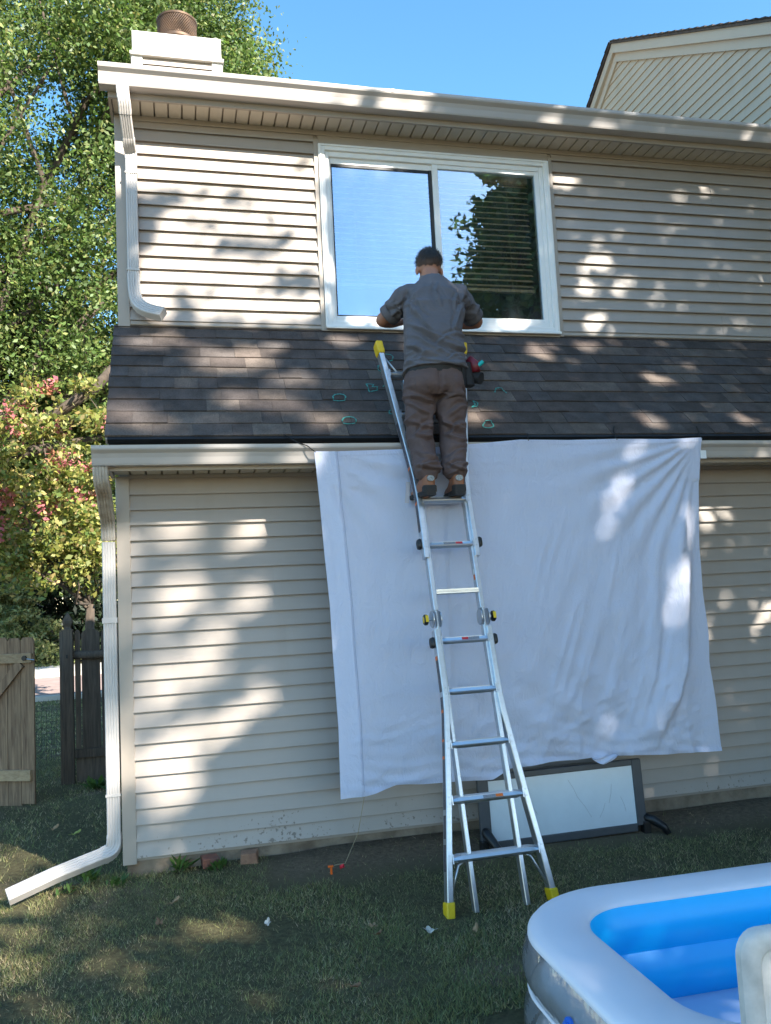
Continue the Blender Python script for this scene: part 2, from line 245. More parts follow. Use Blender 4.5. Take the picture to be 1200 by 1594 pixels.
# ------------------------------------------------------------------ ground
def ground_material():
    m = bpy.data.materials.new('lawn_soil'); m.use_nodes = True; N, L = nodes_of(m); b = N['Principled BSDF']; b.inputs['Roughness'].default_value = 1; b.inputs['Specular IOR Level'].default_value = 0.1
    g = N.new('ShaderNodeNewGeometry')
    n = N.new('ShaderNodeTexNoise'); n.inputs['Scale'].default_value = 30; n.inputs['Detail'].default_value = 8; n.inputs['Roughness'].default_value = .75; L.new(g.outputs['Position'], n.inputs['Vector'])
    n2 = N.new('ShaderNodeTexNoise'); n2.inputs['Scale'].default_value = 1.3; n2.inputs['Detail'].default_value = 5; L.new(g.outputs['Position'], n2.inputs['Vector'])
    c1 = N.new('ShaderNodeValToRGB'); e = c1.color_ramp.elements; e[0].position = .33; e[0].color = (0.075, 0.062, 0.036, 1); e[1].position = .7; e[1].color = (0.18, 0.165, 0.085, 1); L.new(n.outputs['Fac'], c1.inputs[0])
    c2 = N.new('ShaderNodeValToRGB'); e = c2.color_ramp.elements; e[0].position = .36; e[0].color = (0.27, 0.20, 0.135, 1); e[1].position = .72; e[1].color = (0.11, 0.082, 0.056, 1); L.new(n.outputs['Fac'], c2.inputs[0])
    # bare soil bed along the wall (with a ragged edge) and thin patches by the downspout
    sx = N.new('ShaderNodeSeparateXYZ'); L.new(g.outputs['Position'], sx.inputs[0])
    mr = N.new('ShaderNodeMapRange'); mr.inputs['From Min'].default_value = -.62; mr.inputs['From Max'].default_value = -.30; L.new(sx.outputs['Y'], mr.inputs['Value'])
    mrx = N.new('ShaderNodeMapRange'); mrx.inputs['From Min'].default_value = .55; mrx.inputs['From Max'].default_value = 1.0; L.new(sx.outputs['X'], mrx.inputs['Value'])
    mry = N.new('ShaderNodeMapRange'); mry.inputs['From Min'].default_value = .4; mry.inputs['From Max'].default_value = .2; L.new(sx.outputs['Y'], mry.inputs['Value'])
    mu = N.new('ShaderNodeMath'); mu.operation = 'MULTIPLY'; L.new(mr.outputs[0], mu.inputs[0]); L.new(mrx.outputs[0], mu.inputs[1])
    mu2 = N.new('ShaderNodeMath'); mu2.operation = 'MULTIPLY'; L.new(mu.outputs[0], mu2.inputs[0]); L.new(mry.outputs[0], mu2.inputs[1])
    rr = N.new('ShaderNodeMapRange'); rr.inputs['From Min'].default_value = .58; rr.inputs['From Max'].default_value = .68; L.new(n2.outputs['Fac'], rr.inputs['Value'])
    mxx = N.new('ShaderNodeMath'); mxx.operation = 'MAXIMUM'; L.new(mu2.outputs[0], mxx.inputs[0]); L.new(rr.outputs[0], mxx.inputs[1])
    mx = N.new('ShaderNodeMix'); mx.data_type = 'RGBA'; L.new(mxx.outputs[0], mx.inputs['Factor']); L.new(c1.outputs[0], mx.inputs['A']); L.new(c2.outputs[0], mx.inputs['B']); L.new(mx.outputs['Result'], b.inputs['Base Color'])
    bp = N.new('ShaderNodeBump'); bp.inputs['Strength'].default_value = 1; bp.inputs['Distance'].default_value = .03; L.new(n.outputs['Fac'], bp.inputs['Height']); L.new(bp.outputs[0], b.inputs['Normal'])
    return m
GROUND = ground_material()
def grid_sheet(xs, ys, zf):
    X, Y = np.meshgrid(xs, ys); Z = zf(X, Y); V = np.stack([X, Y, Z], -1).reshape(-1, 3); nx, ny = len(xs), len(ys)
    i = np.arange(ny-1)[:, None]*nx+np.arange(nx-1)[None]; F = np.stack([i, i+1, i+nx+1, i+nx], -1).reshape(-1, 4); return V, F
xs = np.concatenate([[-400, -120, -50, -25, -15], np.linspace(-10, 8, 110), [10, 13, 18, 25, 50, 120, 400]])
ys = np.concatenate([[-400, -120, -50, -25, -15], np.linspace(-10, 14, 150), [16, 20, 27, 40, 80, 200, 500]])
V, F = grid_sheet(xs, ys, lambda X, Y: ground_z(X, Y)+0.012*vnoise(np.stack([X.ravel(), Y.ravel(), 0*X.ravel()], -1), 3.1).reshape(X.shape)*(np.abs(X) < 11)*(np.abs(Y) < 15))
me = fast_mesh('lawn', V, F, smooth=True); lawn = struct(link('lawn', me, GROUND)); lawn['label'] = 'patchy back lawn sloping gently from the house wall'
# street beyond the fence
ROAD = mat('pinkish_asphalt', (0.33, 0.24, 0.215), 0.95, var=0.25, vscale=3, bump=.3, bscale=60)
WALK = mat('pale_concrete_walk', (0.52, 0.48, 0.42), 0.9, var=0.2, vscale=2, bump=.2, bscale=40)
def strip(name, y0, y1, z, m, h=0.0):
    mb = MB()
    if h: mb.box(-200, 200, y0, y1, z-h, z)
    else: mb.add([(-200, y0, z), (200, y0, z), (200, y1, z), (-200, y1, z)], [(0, 1, 2, 3)])
    return struct(mb.build(name, m))
strip('street', 14.1, 19.8, -0.238, ROAD); strip('kerb', 19.8, 20.1, -0.12, WALK, .2); strip('kerb', 13.8, 14.1, -0.21, WALK, .1); strip('sidewalk', 21.2, 24.6, -0.20, WALK, .1)

# ------------------------------------------------------------------ house
c = 0.1016; YU = 0.6146; ZU = 3.740; XE = 9.6
house = empty('house', (2.5, 0.0, -0.15), 'beige vinyl-sided two-storey house with steep dark shingled mansard between its storeys', 'house')
jr = random.Random(3)
def plank(parent, x0, x1, z, y, axis='x', seed=0, prot=0.023, m=None):
    prof = [(0.003, c+0.012), (0.0, c-.002), (-prot*0.5, c*0.5), (-prot, 0.003), (-prot+0.001, 0.0), (-.006, 0.014), (0.002, 0.012)]
    r = random.Random(seed); k = max(2, int(abs(x1-x0)/0.45)); off = [(r.uniform(-.0010, .0010), r.uniform(-.0012, .0012)) for _ in range(k+1)]
    def jit(a):
        t = (a-x0)/(x1-x0)*k; i = min(int(t), k-1); f = t-i; return tuple(off[i][q]*(1-f)+off[i+1][q]*f for q in (0, 1))
    mb = MB()
    if axis == 'x': mb.prism([(y+p, z+q) for p, q in prof], 'x', x0, x1, k, jit)
    else: mb.prism([(y+p, z+q) for p, q in prof], 'y', x0, x1, k, jit)
    return mb.build('siding_plank', m or SIDING, parent)
# lower storey
lw = MB().box(0.0, XE, 0.002, .18, -.02, 2.60).build('lower_wall', TRIM, house)
seams = [[2.9, 6.5], [1.02, 4.6, 8.2], [3.4, 7.0], [0.95, 5.1, 8.6]]
for k in range(24):
    z = (23-k)*c; ss = [0.0]+seams[(k//2) % 4]+[XE]
    for i in range(len(ss)-1):
        plank(lw, ss[i]+(0.0 if i == 0 else -.012), ss[i+1], z, 0.0-(0.0012 if i % 2 else 0), seed=k*10+i)
MB().box(-.085, 0.002, -.022, 0.03, -0.035, 2.462).build('corner_post', TRIM, house, bevel=.004)
MB().box(-.082, -.02, 0.03, 0.075, -0.035, 2.462).build('corner_post', TRIM, house, bevel=.004)
MB().box(0.0, XE, -0.016, 0.0, 2.449, 2.473).build('siding_trim', TRIM, house)
# foundation
fm = MB()
xs_f = np.linspace(-.06, XE, 90)
rows = []
for zz in (-.45, -.2, -.1, -.04, 0.03):
    rows.append([(x, 0.012+0.008*noise.noise((x*6, zz*20, 1)), zz) for x in xs_f])
fm.loft(rows, cap=False, close=False)
fm.box(-.06, XE, .05, .2, -.45, .02)
fnd = fm.build('foundation', CONCRETE, house, smooth=True)
# side wall (left) both storeys and back
sw = MB().box(-.062, 0.0, .08, 7.2, -.4, 2.6).box(-.062, 0.0, YU+.09, 7.2, 2.6, 5.36).build('side_wall', TRIM, house)
for k in range(54):
    mb = MB(); z = k*c
    prof = [(0.0, c+.004), (-.0065, c*.52), (-.013, .004), (-.0125, 0.0), (-.001, .001)]
    mb.prism([(-.062+p, z+q) for p, q in prof], 'y', .075 if z < 2.45 else 0.70, 7.2, 1).build('siding_plank', SIDING, sw)
MB().box(-.06, 12, 7.0, 7.2, -.4, 5.5).build('back_wall', TRIM, house)

# lower eave
ZS = 2.474
def soffit(y0, y1, x0, x1, z, name):
    s = MB().box(x0, x1, y0, y1, z+.022, z+.06).build(name, TRIM, house)
    n = int((x1-x0)/0.1016); wv = (x1-x0)/n
    for i in range(n):
        a = x0+i*wv
        mb = MB().prism([(a+.004, z+.0222), (a+.006, z), (a+wv-.007, z), (a+wv-.004, z+.0222)], 'y', y0+.002, y1-.002); mb.build('soffit_panel', SOFFIT, s)
    return s
SOFFIT = mat('soffit_vinyl', (0.60, 0.53, 0.43), 0.5, var=.08, vscale=4)
SOFFIT_GAP = TRIM
soffit(-.345, -.001, -.09, XE, ZS, 'lower_soffit')
MB().box(-.105, XE, -.362, -.345, 2.448, 2.62).build('fascia_board', TRIM, house)
MB().box(-.112, -.09, -.345, 0.02, 2.455, 2.60).build('soffit_return', TRIM, house)
def gutter(name, yb, zt, x0, x1, dep=.125, h=.118):
    # K-style profile, y goes outward (negative) from the back yb; outline closed with 1.5 mm skin
    p = [(0, 0), (0, -h), (-dep*.62, -h), (-dep*.66, -h+.012), (-dep*.72, -h*.62), (-dep*.80, -h*.40), (-dep*.97, -h*.24), (-dep, -h*.16), (-dep, 0), (-dep+.016, 0.0), (-dep+.016, -.007)]
    q = [(a+.0022 if a < -.01 else a-.0022, b+(.0022 if b < -h*.3 else -.001)) for a, b in p]
    q[8] = (-dep+.0022, -.0022); q[9] = (-dep+.014, -.0022); q[10] = (-dep+.014, -.007)
    prof = [(yb+a, zt+b) for a, b in p]+[(yb+a, zt+b) for a, b in reversed(q)]
    k = int((x1-x0)/.6); off = [jr.uniform(-.0035, .0035) for _ in range(k+2)]
    def jit(a):
        t = (a-x0)/(x1-x0)*k; i = min(int(t), k-1); f = t-i; f = f*f*(3-2*f); return ((off[i]*(1-f)+off[i+1]*f)*.5, off[i]*(1-f)+off[i+1]*f)
    g = MB().prism(prof, 'x', x0, x1, k*4, jit).build(name, GUTTER, house)
    e = MB(); e.add([(x0-.002, yb+a, zt+b) for a, b in p[:9]]+[(x0+.001, yb+a, zt+b) for a, b in p[:9]], [tuple(range(9)), tuple(range(17, 8, -1))]+[(i, (i+1) % 9, 9+(i+1) % 9, 9+i) for i in range(9)]).build('gutter_end_cap', GUTTER, g)
    for sx in np.arange(x0+2.2, x1, 3.05):
        jb = MB().box(sx-.012, sx+.012, yb-dep-.0025, yb-dep+.001, zt-h*.2, zt+.0005).build('gutter_joint', GUTTER, g)
    return g
gutter('lower_gutter', -.362, 2.590, -.19, XE)
# downspouts
def pipe_profile(w, d):      # corrugated rectangular pipe outline (u across front, v depth)
    pts = []
    n = 5
    for i in range(n):
        a = -w/2+w*(i+.0)/n
        if 0 < i: pts += [(a-.004, -d/2), (a-.002, -d/2+.004), (a+.002, -d/2+.004), (a+.004, -d/2)]
        else: pts += [(-w/2, -d/2+.006), (-w/2+.006, -d/2)]
    pts += [(w/2-.006, -d/2), (w/2, -d/2+.006), (w/2, d/2), (-w/2, d/2)]
    return pts
def sweep_pipe(name, path, w, d, front, m, parent, ribs=None, up=None):
    """rectangular pipe along path; front = direction the corrugated face looks to at the start"""
    path = [np.array(p, float) for p in path]; prof = pipe_profile(w, d); R = []; side = None
    for i, p in enumerate(path):
        t = path[min(i+1, len(path)-1)]-path[max(i-1, 0)]; t /= np.linalg.norm(t)
        fr = np.array(front[i] if isinstance(front, list) else front, float); fr = fr-t*(fr@t); fr /= np.linalg.norm(fr); sd = np.cross(t, fr)
        k = ribs[i] if ribs else 1.0
        R.append([p+sd*u*k+fr*(-v)*k for u, v in prof])
    return MB().loft(R).build(name, m, parent, smooth=True, angle=35)
def arc(p0, p1, d0, d1, n=10):
    p0, p1, d0, d1 = (np.array(a, float) for a in (p0, p1, d0, d1)); L_ = np.linalg.norm(p1-p0)*.55; out = []
    for i in range(n+1):
        t = i/n; out.append((1-t)**3*p0+3*(1-t)**2*t*(p0+d0*L_)+3*(1-t)*t*t*(p1-d1*L_)+t**3*p1)
    return out
def crimped(n, amp=.05): return [1.0+(amp if i % 2 else 0) for i in range(n)]
# lower downspout, beside the corner post
ld = MB(); xd, yd = -.136, 0.004
lds = sweep_pipe('downspout', [(xd, yd, 2.03), (xd, yd, 0.16)], .083, .062, (0, -1, 0), DOWNSPOUT, house)
DIRTY = mat('downspout_elbow_grimy', (0.58, 0.53, 0.47), 0.45, color2=(0.30, 0.24, 0.18), vscale=9, bump=.1, bscale=20)
el = arc((-.145, -.40, 2.47), (-.14, -.20, 2.30), (0, .05, -1), (0.0, .75, -.66), 14); sweep_pipe('elbow', el, .088, .066, [(0, -1, 0)]*8+[(0, -.75, -.6)]*7, DIRTY, lds, crimped(15, .035))
el = arc((-.14, -.20, 2.30), (xd, yd, 2.04), (0, .75, -.66), (0, 0, -1), 14); sweep_pipe('elbow', el, .088, .066, [(0, -.75, -.6)]*5+[(0, -1, 0)]*10, DIRTY, lds, crimped(15, .035))
MB().box(xd-.047, xd+.047, yd-.036, yd+.036, 1.50, 1.535).build('pipe_joint', DOWNSPOUT, lds); MB().box(xd-.046, xd+.046, yd-.0355, yd+.036, .40, .415).build('pipe_joint', DOWNSPOUT, lds)
e0, e1 = np.array([xd, yd, .165]), np.array([-.205, -.018, .045]); dd = np.array([-.93, -.30, -.20]); dd /= np.linalg.norm(dd)
el = arc(e0, e1, (0, 0, -1), dd, 16); fr = [(0, -1, 0)]*1+[np.array([0, -1, 0])*(1-t)+np.array([-.25, -.85, .75])*t for t in np.linspace(0, 1, 16)]
sweep_pipe('elbow', el, .088, .066, fr, DOWNSPOUT, lds, crimped(17, .04))
sweep_pipe('downspout_extension', [e1, e1+dd*.3, (-.735, -.19, -.085)], .083, .062, [(-.25, -.85, .75)]*3, DOWNSPOUT, lds)

# mansard roof
ra = np.array([0, -.405, 2.655]); rb = np.array([0, .612, 3.697]); rt = (rb-ra)/np.linalg.norm(rb-ra); rnv = np.array([0, -rt[2], rt[1]]); RL = np.linalg.norm(rb-ra)
def rp(x, s, h=0.0): return np.array([x, 0, 0])+ra+rt*s+rnv*h
def roof_slab(x0, x1, s0, s1, h0, h1): return [rp(x, s, h) for h in (h0, h1) for x, s in ((x0, s0), (x1, s0), (x1, s1), (x0, s1))]
BF = [(0, 3, 2, 1), (4, 5, 6, 7), (0, 1, 5, 4), (1, 2, 6, 5), (2, 3, 7, 6), (3, 0, 4, 7)]
mr_ = MB(); mr_.add(roof_slab(-.095, XE, -.03, RL+.02, -.03, -.002), BF); mansard = mr_.build('mansard_roof', DARKMEMB, house)
def shingle_material():
    m = bpy.data.materials.new('asphalt_shingle'); m.use_nodes = True; N, L = nodes_of(m); b = N['Principled BSDF']; b.inputs['Roughness'].default_value = .92; b.inputs['Specular IOR Level'].default_value = .25
    g = N.new('ShaderNodeNewGeometry'); oi = N.new('ShaderNodeObjectInfo')
    cr = N.new('ShaderNodeValToRGB'); cr.color_ramp.interpolation = 'LINEAR'; e = cr.color_ramp.elements
    e[0].position = 0; e[0].color = (0.050, 0.042, 0.038, 1); e[1].position = 1; e[1].color = (0.108, 0.088, 0.075, 1)
    for p_, c_ in ((.3, (0.071, 0.056, 0.050)), (.55, (0.062, 0.055, 0.053)), (.8, (0.085, 0.068, 0.058))): q = e.new(p_); q.color = (*c_, 1)
    L.new(oi.outputs['Random'], cr.inputs[0])
    n = N.new('ShaderNodeTexNoise'); n.inputs['Scale'].default_value = 260; n.inputs['Detail'].default_value = 2; L.new(g.outputs['Position'], n.inputs['Vector'])
    r = N.new('ShaderNodeMapRange'); r.inputs['From Min'].default_value = .3; r.inputs['From Max'].default_value = .7; r.inputs['To Min'].default_value = .45; r.inputs['To Max'].default_value = 1.65; L.new(n.outputs['Fac'], r.inputs['Value'])
    n2 = N.new('ShaderNodeTexNoise'); n2.inputs['Scale'].default_value = 9; n2.inputs['Detail'].default_value = 4; L.new(g.outputs['Position'], n2.inputs['Vector'])
    r2 = N.new('ShaderNodeMapRange'); r2.inputs['From Min'].default_value = .3; r2.inputs['From Max'].default_value = .7; r2.inputs['To Min'].default_value = .95; r2.inputs['To Max'].default_value = 1.5; L.new(n2.outputs['Fac'], r2.inputs['Value'])
    mu = N.new('ShaderNodeMath'); mu.operation = 'MULTIPLY'; L.new(r.outputs[0], mu.inputs[0]); L.new(r2.outputs[0], mu.inputs[1])
    hs = N.new('ShaderNodeHueSaturation'); L.new(mu.outputs[0], hs.inputs['Value']); L.new(cr.outputs[0], hs.inputs['Color']); L.new(hs.outputs[0], b.inputs['Base Color'])
    bp = N.new('ShaderNodeBump'); bp.inputs['Strength'].default_value = .8; bp.inputs['Distance'].default_value = .004; L.new(n.outputs['Fac'], bp.inputs['Height']); L.new(bp.outputs[0], b.inputs['Normal'])
    return m
SHINGLE = shingle_material()
exp_ = .1435; ncs = 10; cnt = 0; rest = MB()
sr = random.Random(11)
for k in range(ncs+1):
    s0 = k*exp_-.004; s1 = min(s0+exp_*1.35, RL+.012); x = -.118+sr.uniform(-.004, .004); first = True
    while x < XE:
        wd = sr.choice((.13, .16, .19, .22, .25, .28, .33)) if not first else sr.uniform(.12, .42); first = False
        x1 = x+wd; hh = sr.uniform(.009, .016); dz = sr.uniform(-.004, .004); ds = sr.uniform(-.002, .002)
        # wedge: thick at the butt, thin and tucked under the next course at the top
        q = [rp(x+.0008, s0+ds, 0), rp(x1-.0008, s0+ds+dz*.4, 0), rp(x1-.0008, s1, -.001), rp(x+.0008, s1, -.001), rp(x+.0008, s0+ds, hh), rp(x1-.0008, s0+ds+dz*.4, hh+dz*.3), rp(x1-.0008, s1, .0015), rp(x+.0008, s1, .0015)]
        if cnt < 300 and x < 5.75:
            cpt = np.mean(q, 0); MB().add(q, BF).build('shingle', SHINGLE, mansard); cnt += 1
        else: rest.add(q, BF)
        x = x1
if rest.v:
    o = rest.build('shingle', SHINGLE, mansard); o['kind'] = 'stuff'
MB().add(roof_slab(-.10, XE, -.032, .012, -.028, 0.0045), BF).build('drip_edge', DARKMEMB, house)
MB().box(-.095, XE, -.3905, -.3625, 2.585, 2.642).build('starter_strip', DARKMEMB, house)
# left edge metal of the mansard
MB().add([rp(x, s, h) for h in (-.04, -.003) for x, s in ((-.112, -.02), (-.095, -.02), (-.095, RL), (-.112, RL))], BF).build('rake_edge', TRIM, house)
# side cheek under the mansard's left edge
MB().add([(-.075, -.34, 2.6), (-.075, .62, 2.6), (-.075, .62, 3.68), (-.06, -.34, 2.6), (-.06, .62, 2.6), (-.06, .62, 3.68)], [(0, 1, 2), (3, 5, 4), (0, 3, 4, 1), (1, 4, 5, 2), (2, 5, 3, 0)]).build('side_cheek', TRIM, house)

# upper storey
XU = 5.755
uw = MB(); uw.box(0, 1.46, YU+.002, YU+.12, 3.6, 5.5); uw.box(3.53, XU, YU+.002, YU+.12, 3.6, 5.5); uw.box(1.46, 3.53, YU+.002, YU+.12, 3.6, 3.72); uw.box(1.46, 3.53, YU+.002, YU+.12, 5.25, 5.5)
uwall = uw.build('upper_wall', TRIM, house)
for j in range(17):
    z = ZU+j*c
    if z > 5.34: break
    plank(uwall, 0.0, 1.452, z, YU, seed=500+j)
    for i, (a, b_) in enumerate(((3.535, 5.1 if j % 4 < 2 else 4.4), (5.1 if j % 4 < 2 else 4.4, XU))): plank(uwall, a-(.012 if i else 0), b_, z, YU-(.0012 if i else 0), seed=600+j*3+i)
for x0, x1 in ((0.0, 1.452), (3.535, XU)):
    MB().prism([(YU-.016, 3.704), (YU-.020, 3.712), (YU-.014, 3.738), (YU, 3.742), (YU, 3.700)], 'x', x0, x1).build('base_trim', TRIM, house)
MB().box(-.085, 0.002, YU-.022, YU+.03, 3.655, 5.360).build('corner_post', TRIM, house, bevel=.004)
MB().box(-.082, -.03, YU+.03, YU+.085, 3.655, 5.360).build('corner_post', TRIM, house, bevel=.004)
for x0, x1 in ((1.452, 1.488), (3.498, 3.535)): MB().box(x0, x1, YU-.022, YU+.01, 3.695, 5.290).build('window_casing', TRIM, house, bevel=.003)
MB().box(0.0, XU, YU-.020, YU, 5.325, 5.366).build('siding_trim', TRIM, house)
MB().box(1.4885, 3.4975, YU-.020, YU+.005, 3.688, 3.716).build('window_apron', TRIM, house, bevel=.003)
MB().box(1.4885, 3.4975, YU-.015, YU+.005, 5.252, 5.324).build('window_header', TRIM, house)
soffit(.378, YU-.001, -.09, XU, 5.367, 'upper_soffit')
MB().box(-.11, XU, .355, .378, 5.350, 5.53).build('fascia_board', TRIM, house)
MB().box(-.112, -.09, .378, YU+.1, 5.352, 5.50).build('soffit_return', TRIM, house)
gutter('upper_gutter', .355, 5.530, -.165, XU, dep=.150, h=.135)
# upper downspout
xu, yu = .036, YU-.062
uds = sweep_pipe('downspout', [(xu, yu, 4.98), (xu, yu, 4.08)], .083, .062, (0, -1, 0), DOWNSPOUT, house)
el = arc((.0, .270, 5.40), (.012, .335, 5.22), (0, .05, -1), (0.0, .62, -.78), 12); sweep_pipe('elbow', el, .088, .066, (0, -1, -.3), DOWNSPOUT, uds, crimped(13, .035))
sweep_pipe('offset_pipe', [(.012, .335, 5.22), (.026, .455, 5.10)], .083, .062, (0, -1, -.6), DOWNSPOUT, uds)
el = arc((.026, .455, 5.10), (xu, yu, 4.98), (0, .62, -.78), (0, 0, -1), 12); sweep_pipe('elbow', el, .088, .066, (0, -1, -.3), DOWNSPOUT, uds, crimped(13, .035))
el = arc((xu, yu, 4.08), (.245, yu-.13, 3.735), (0, 0, -1), (.86, -.42, -.28), 18); fr = [np.array([0, -1, 0])*(1-t)+np.array([.1, -.9, .35])*t for t in np.linspace(0, 1, 19)]
sweep_pipe('elbow', el, .088, .066, fr, DOWNSPOUT, uds, crimped(19, .035))
for zz in (4.86, 4.10): MB().box(xu-.046, xu+.046, yu-.0355, yu+.036, zz, zz+.012).build('pipe_joint', DOWNSPOUT, uds)
# main roof over the upper storey
MB().add([(-.16, .33, 5.50), (5.9, .33, 5.50), (5.9, 3.6, 7.05), (-.16, 3.6, 7.05), (-.16, .33, 5.54), (5.9, .33, 5.54), (5.9, 3.6, 7.09), (-.16, 3.6, 7.09)], BF).build('main_roof', SHINGLE, house)
MB().add([(-.16, 3.6, 7.05), (5.9, 3.6, 7.05), (5.9, 7.3, 5.30), (-.16, 7.3, 5.30), (-.16, 3.6, 7.09), (5.9, 3.6, 7.09), (5.9, 7.3, 5.34), (-.16, 7.3, 5.34)], BF).build('main_roof', SHINGLE, house)
# chimney chase
chb = MB().box(-.085, 1.0, 5.02, 5.9, 5.2, 9.11).build('chimney', TRIM, house)
CHW = mat('chimney_white_metal', (0.74, 0.71, 0.66), 0.45, var=.05, vscale=3)
MB().box(-.115, 1.03, 4.99, 5.93, 8.80, 9.12).build('chase_cap', CHW, chb, bevel=.006)
MB().box(-.145, 1.06, 4.96, 5.96, 8.775, 8.82).build('chase_band', CHW, chb, bevel=.004)
for x0, x1 in ((-.125, .01), (.905, 1.04)): MB().box(x0, x1, 4.995, 5.06, 5.2, 8.774).build('corner_board', CHW, chb, bevel=.004)
for i in range(14): plank(chb, .011, .904, 8.774-(i+1)*c, 5.02, seed=900+i, m=SIDING)
# flue cap
RUST = mat('rusty_flue_mesh', (0.13, 0.075, 0.042), 0.6, color2=(0.07, 0.048, 0.036), vscale=14, metal=.4)
fc = np.array([.47, 5.42, 0]); MB().disc(fc+[0, 0, 9.12], (0, 0, 1), .16, .24, 28).build('flue_pipe', CHW, chb, smooth=True, angle=40)
mm = MB()
for i in range(56):
    for sgn in (-1, 1):
        pts = [fc+[.26*math.cos(a), .26*math.sin(a), z] for a, z in ((i/56*2*math.pi+sgn*t*.75, 9.27+t*.30) for t in np.linspace(0, 1, 7))]
        mm.tube(pts, .0048, 4)
mm.build('spark_screen', RUST, chb)
MB().loft([[fc+[r*math.cos(a), r*math.sin(a), z] for a in np.linspace(0, 2*math.pi, 40, endpoint=False)] for r, z in ((.245, 9.255), (.27, 9.255), (.27, 9.29), (.245, 9.29), (.15, 9.265), (.15, 9.26), (.245, 9.255))], cap=False).build('flue_ring', RUST, chb, smooth=True, angle=40)
MB().loft([[fc+[r*math.cos(a), r*math.sin(a), z] for a in np.linspace(0, 2*math.pi, 40, endpoint=False)] for r, z in ((.272, 9.56), (.276, 9.585), (.15, 9.62), (.01, 9.635))]).build('flue_lid', RUST, chb, smooth=True, angle=40)
MB().disc(fc+[0, 0, 9.30], (0, 0, 1), .10, .25, 20).build('flue_core', RUST, chb, smooth=True, angle=40)

# ------------------------------------------------------------------ window
win = MB()
Yf = YU-.03
def frame_ring(mb, x0, x1, z0, z1, w, y0, y1, wb=None, wt=None):
    wb = wb or w; wt = wt or w
    mb.box(x0, x0+w, y0, y1, z0, z1); mb.box(x1-w, x1, y0, y1, z0, z1); mb.box(x0+w, x1-w, y0, y1, z0, z0+wb); mb.box(x0+w, x1-w, y0, y1, z1-wt, z1)
window = MB(); frame_ring(window, 1.4885, 3.4975, 3.717, 5.250, .052, Yf-.006, YU+.11); window = window.build('window', WHITE, house, bevel=.004)
o = MB(); frame_ring(o, 1.5405, 3.4455, 3.769, 5.198, .034, Yf+.016, YU+.10, wb=.045, wt=.042); o.build('window_frame', WHITE, window, bevel=.004)
o = MB(); frame_ring(o, 1.500, 3.486, 3.729, 5.238, .010, Yf-.014, Yf-.0055); o.build('brickmould_bead', WHITE, window, bevel=.003)
o = MB().box(2.448, 2.500, Yf+.022, YU+.06, 3.814, 5.156); o.build('mullion', WHITE, window, bevel=.004)
o = MB(); frame_ring(o, 1.5745, 2.448, 3.814, 5.156, .016, Yf+.040, YU+.055, wt=.050); o.build('sash', WHITE, window, bevel=.003)
o = MB(); o.box(3.3715, 3.4115, Yf+.026, YU+.055, 3.814, 5.156); o.box(2.5, 3.3715, Yf+.026, YU+.055, 3.814, 3.844); o.box(2.5, 3.3715, Yf+.026, YU+.055, 5.122, 5.156); o.build('sash', WHITE, window, bevel=.003)
o = MB(); frame_ring(o, 1.5905, 2.432, 3.83, 5.106, .010, Yf+.044, Yf+.060, wt=.02); o.box(2.424, 2.448, Yf+.036, Yf+.05, 3.83, 5.106); o.build('gasket', GASKET, window)
MB().box(1.4885, 3.4975, Yf-.030, Yf-.0065, 3.705, 3.728).build('sill_nose', WHITE, window, bevel=.005)
def glass_material(name, refl, tint, rough=0.0, haze=0.0):
    m = bpy.data.materials.new(name); m.use_nodes = True; N, L = nodes_of(m); out = N['Material Output']; N.remove(N['Principled BSDF'])
    tr = N.new('ShaderNodeBsdfTransparent'); tr.inputs[0].default_value = (*tint, 1)
    gl = N.new('ShaderNodeBsdfGlossy'); gl.inputs['Roughness'].default_value = rough; gl.inputs['Color'].default_value = (.62, .82, 1, 1)
    fr = N.new('ShaderNodeFresnel'); fr.inputs['IOR'].default_value = 1.5
    mr = N.new('ShaderNodeMapRange'); mr.inputs['From Min'].default_value = .04; mr.inputs['From Max'].default_value = 1; mr.inputs['To Min'].default_value = refl; mr.inputs['To Max'].default_value = 1; L.new(fr.outputs[0], mr.inputs['Value'])
    g = N.new('ShaderNodeNewGeometry'); nz = N.new('ShaderNodeTexNoise'); nz.inputs['Scale'].default_value = 1.4; L.new(g.outputs['Position'], nz.inputs['Vector'])
    bp = N.new('ShaderNodeBump'); bp.inputs['Strength'].default_value = .03; bp.inputs['Distance'].default_value = .02; L.new(nz.outputs['Fac'], bp.inputs['Height']); L.new(bp.outputs[0], gl.inputs['Normal'])
    mx = N.new('ShaderNodeMixShader'); L.new(mr.outputs[0], mx.inputs[0]); L.new(tr.outputs[0], mx.inputs[1]); L.new(gl.outputs[0], mx.inputs[2])
    last = mx.outputs[0]
    if haze:   # dusty film with smears and a few wiped streaks
        df = N.new('ShaderNodeBsdfDiffuse'); df.inputs[0].default_value = (.62, .70, .80, 1)
        n2 = N.new('ShaderNodeTexNoise'); n2.inputs['Scale'].default_value = 5; n2.inputs['Detail'].default_value = 9; n2.inputs['Roughness'].default_value = .7
        mp = N.new('ShaderNodeMapping'); mp.inputs['Scale'].default_value = (1, 1, .5); L.new(g.outputs['Position'], mp.inputs[0]); L.new(mp.outputs[0], n2.inputs['Vector'])
        rr = N.new('ShaderNodeMapRange'); rr.inputs['From Min'].default_value = .4; rr.inputs['From Max'].default_value = .8; rr.inputs['To Min'].default_value = haze*.5; rr.inputs['To Max'].default_value = haze*2.2; L.new(n2.outputs['Fac'], rr.inputs['Value'])
        m2 = N.new('ShaderNodeMixShader'); L.new(rr.outputs[0], m2.inputs[0]); L.new(last, m2.inputs[1]); L.new(df.outputs[0], m2.inputs[2]); last = m2.outputs[0]
    L.new(last, out.inputs[0]); MATS[name] = m; return m
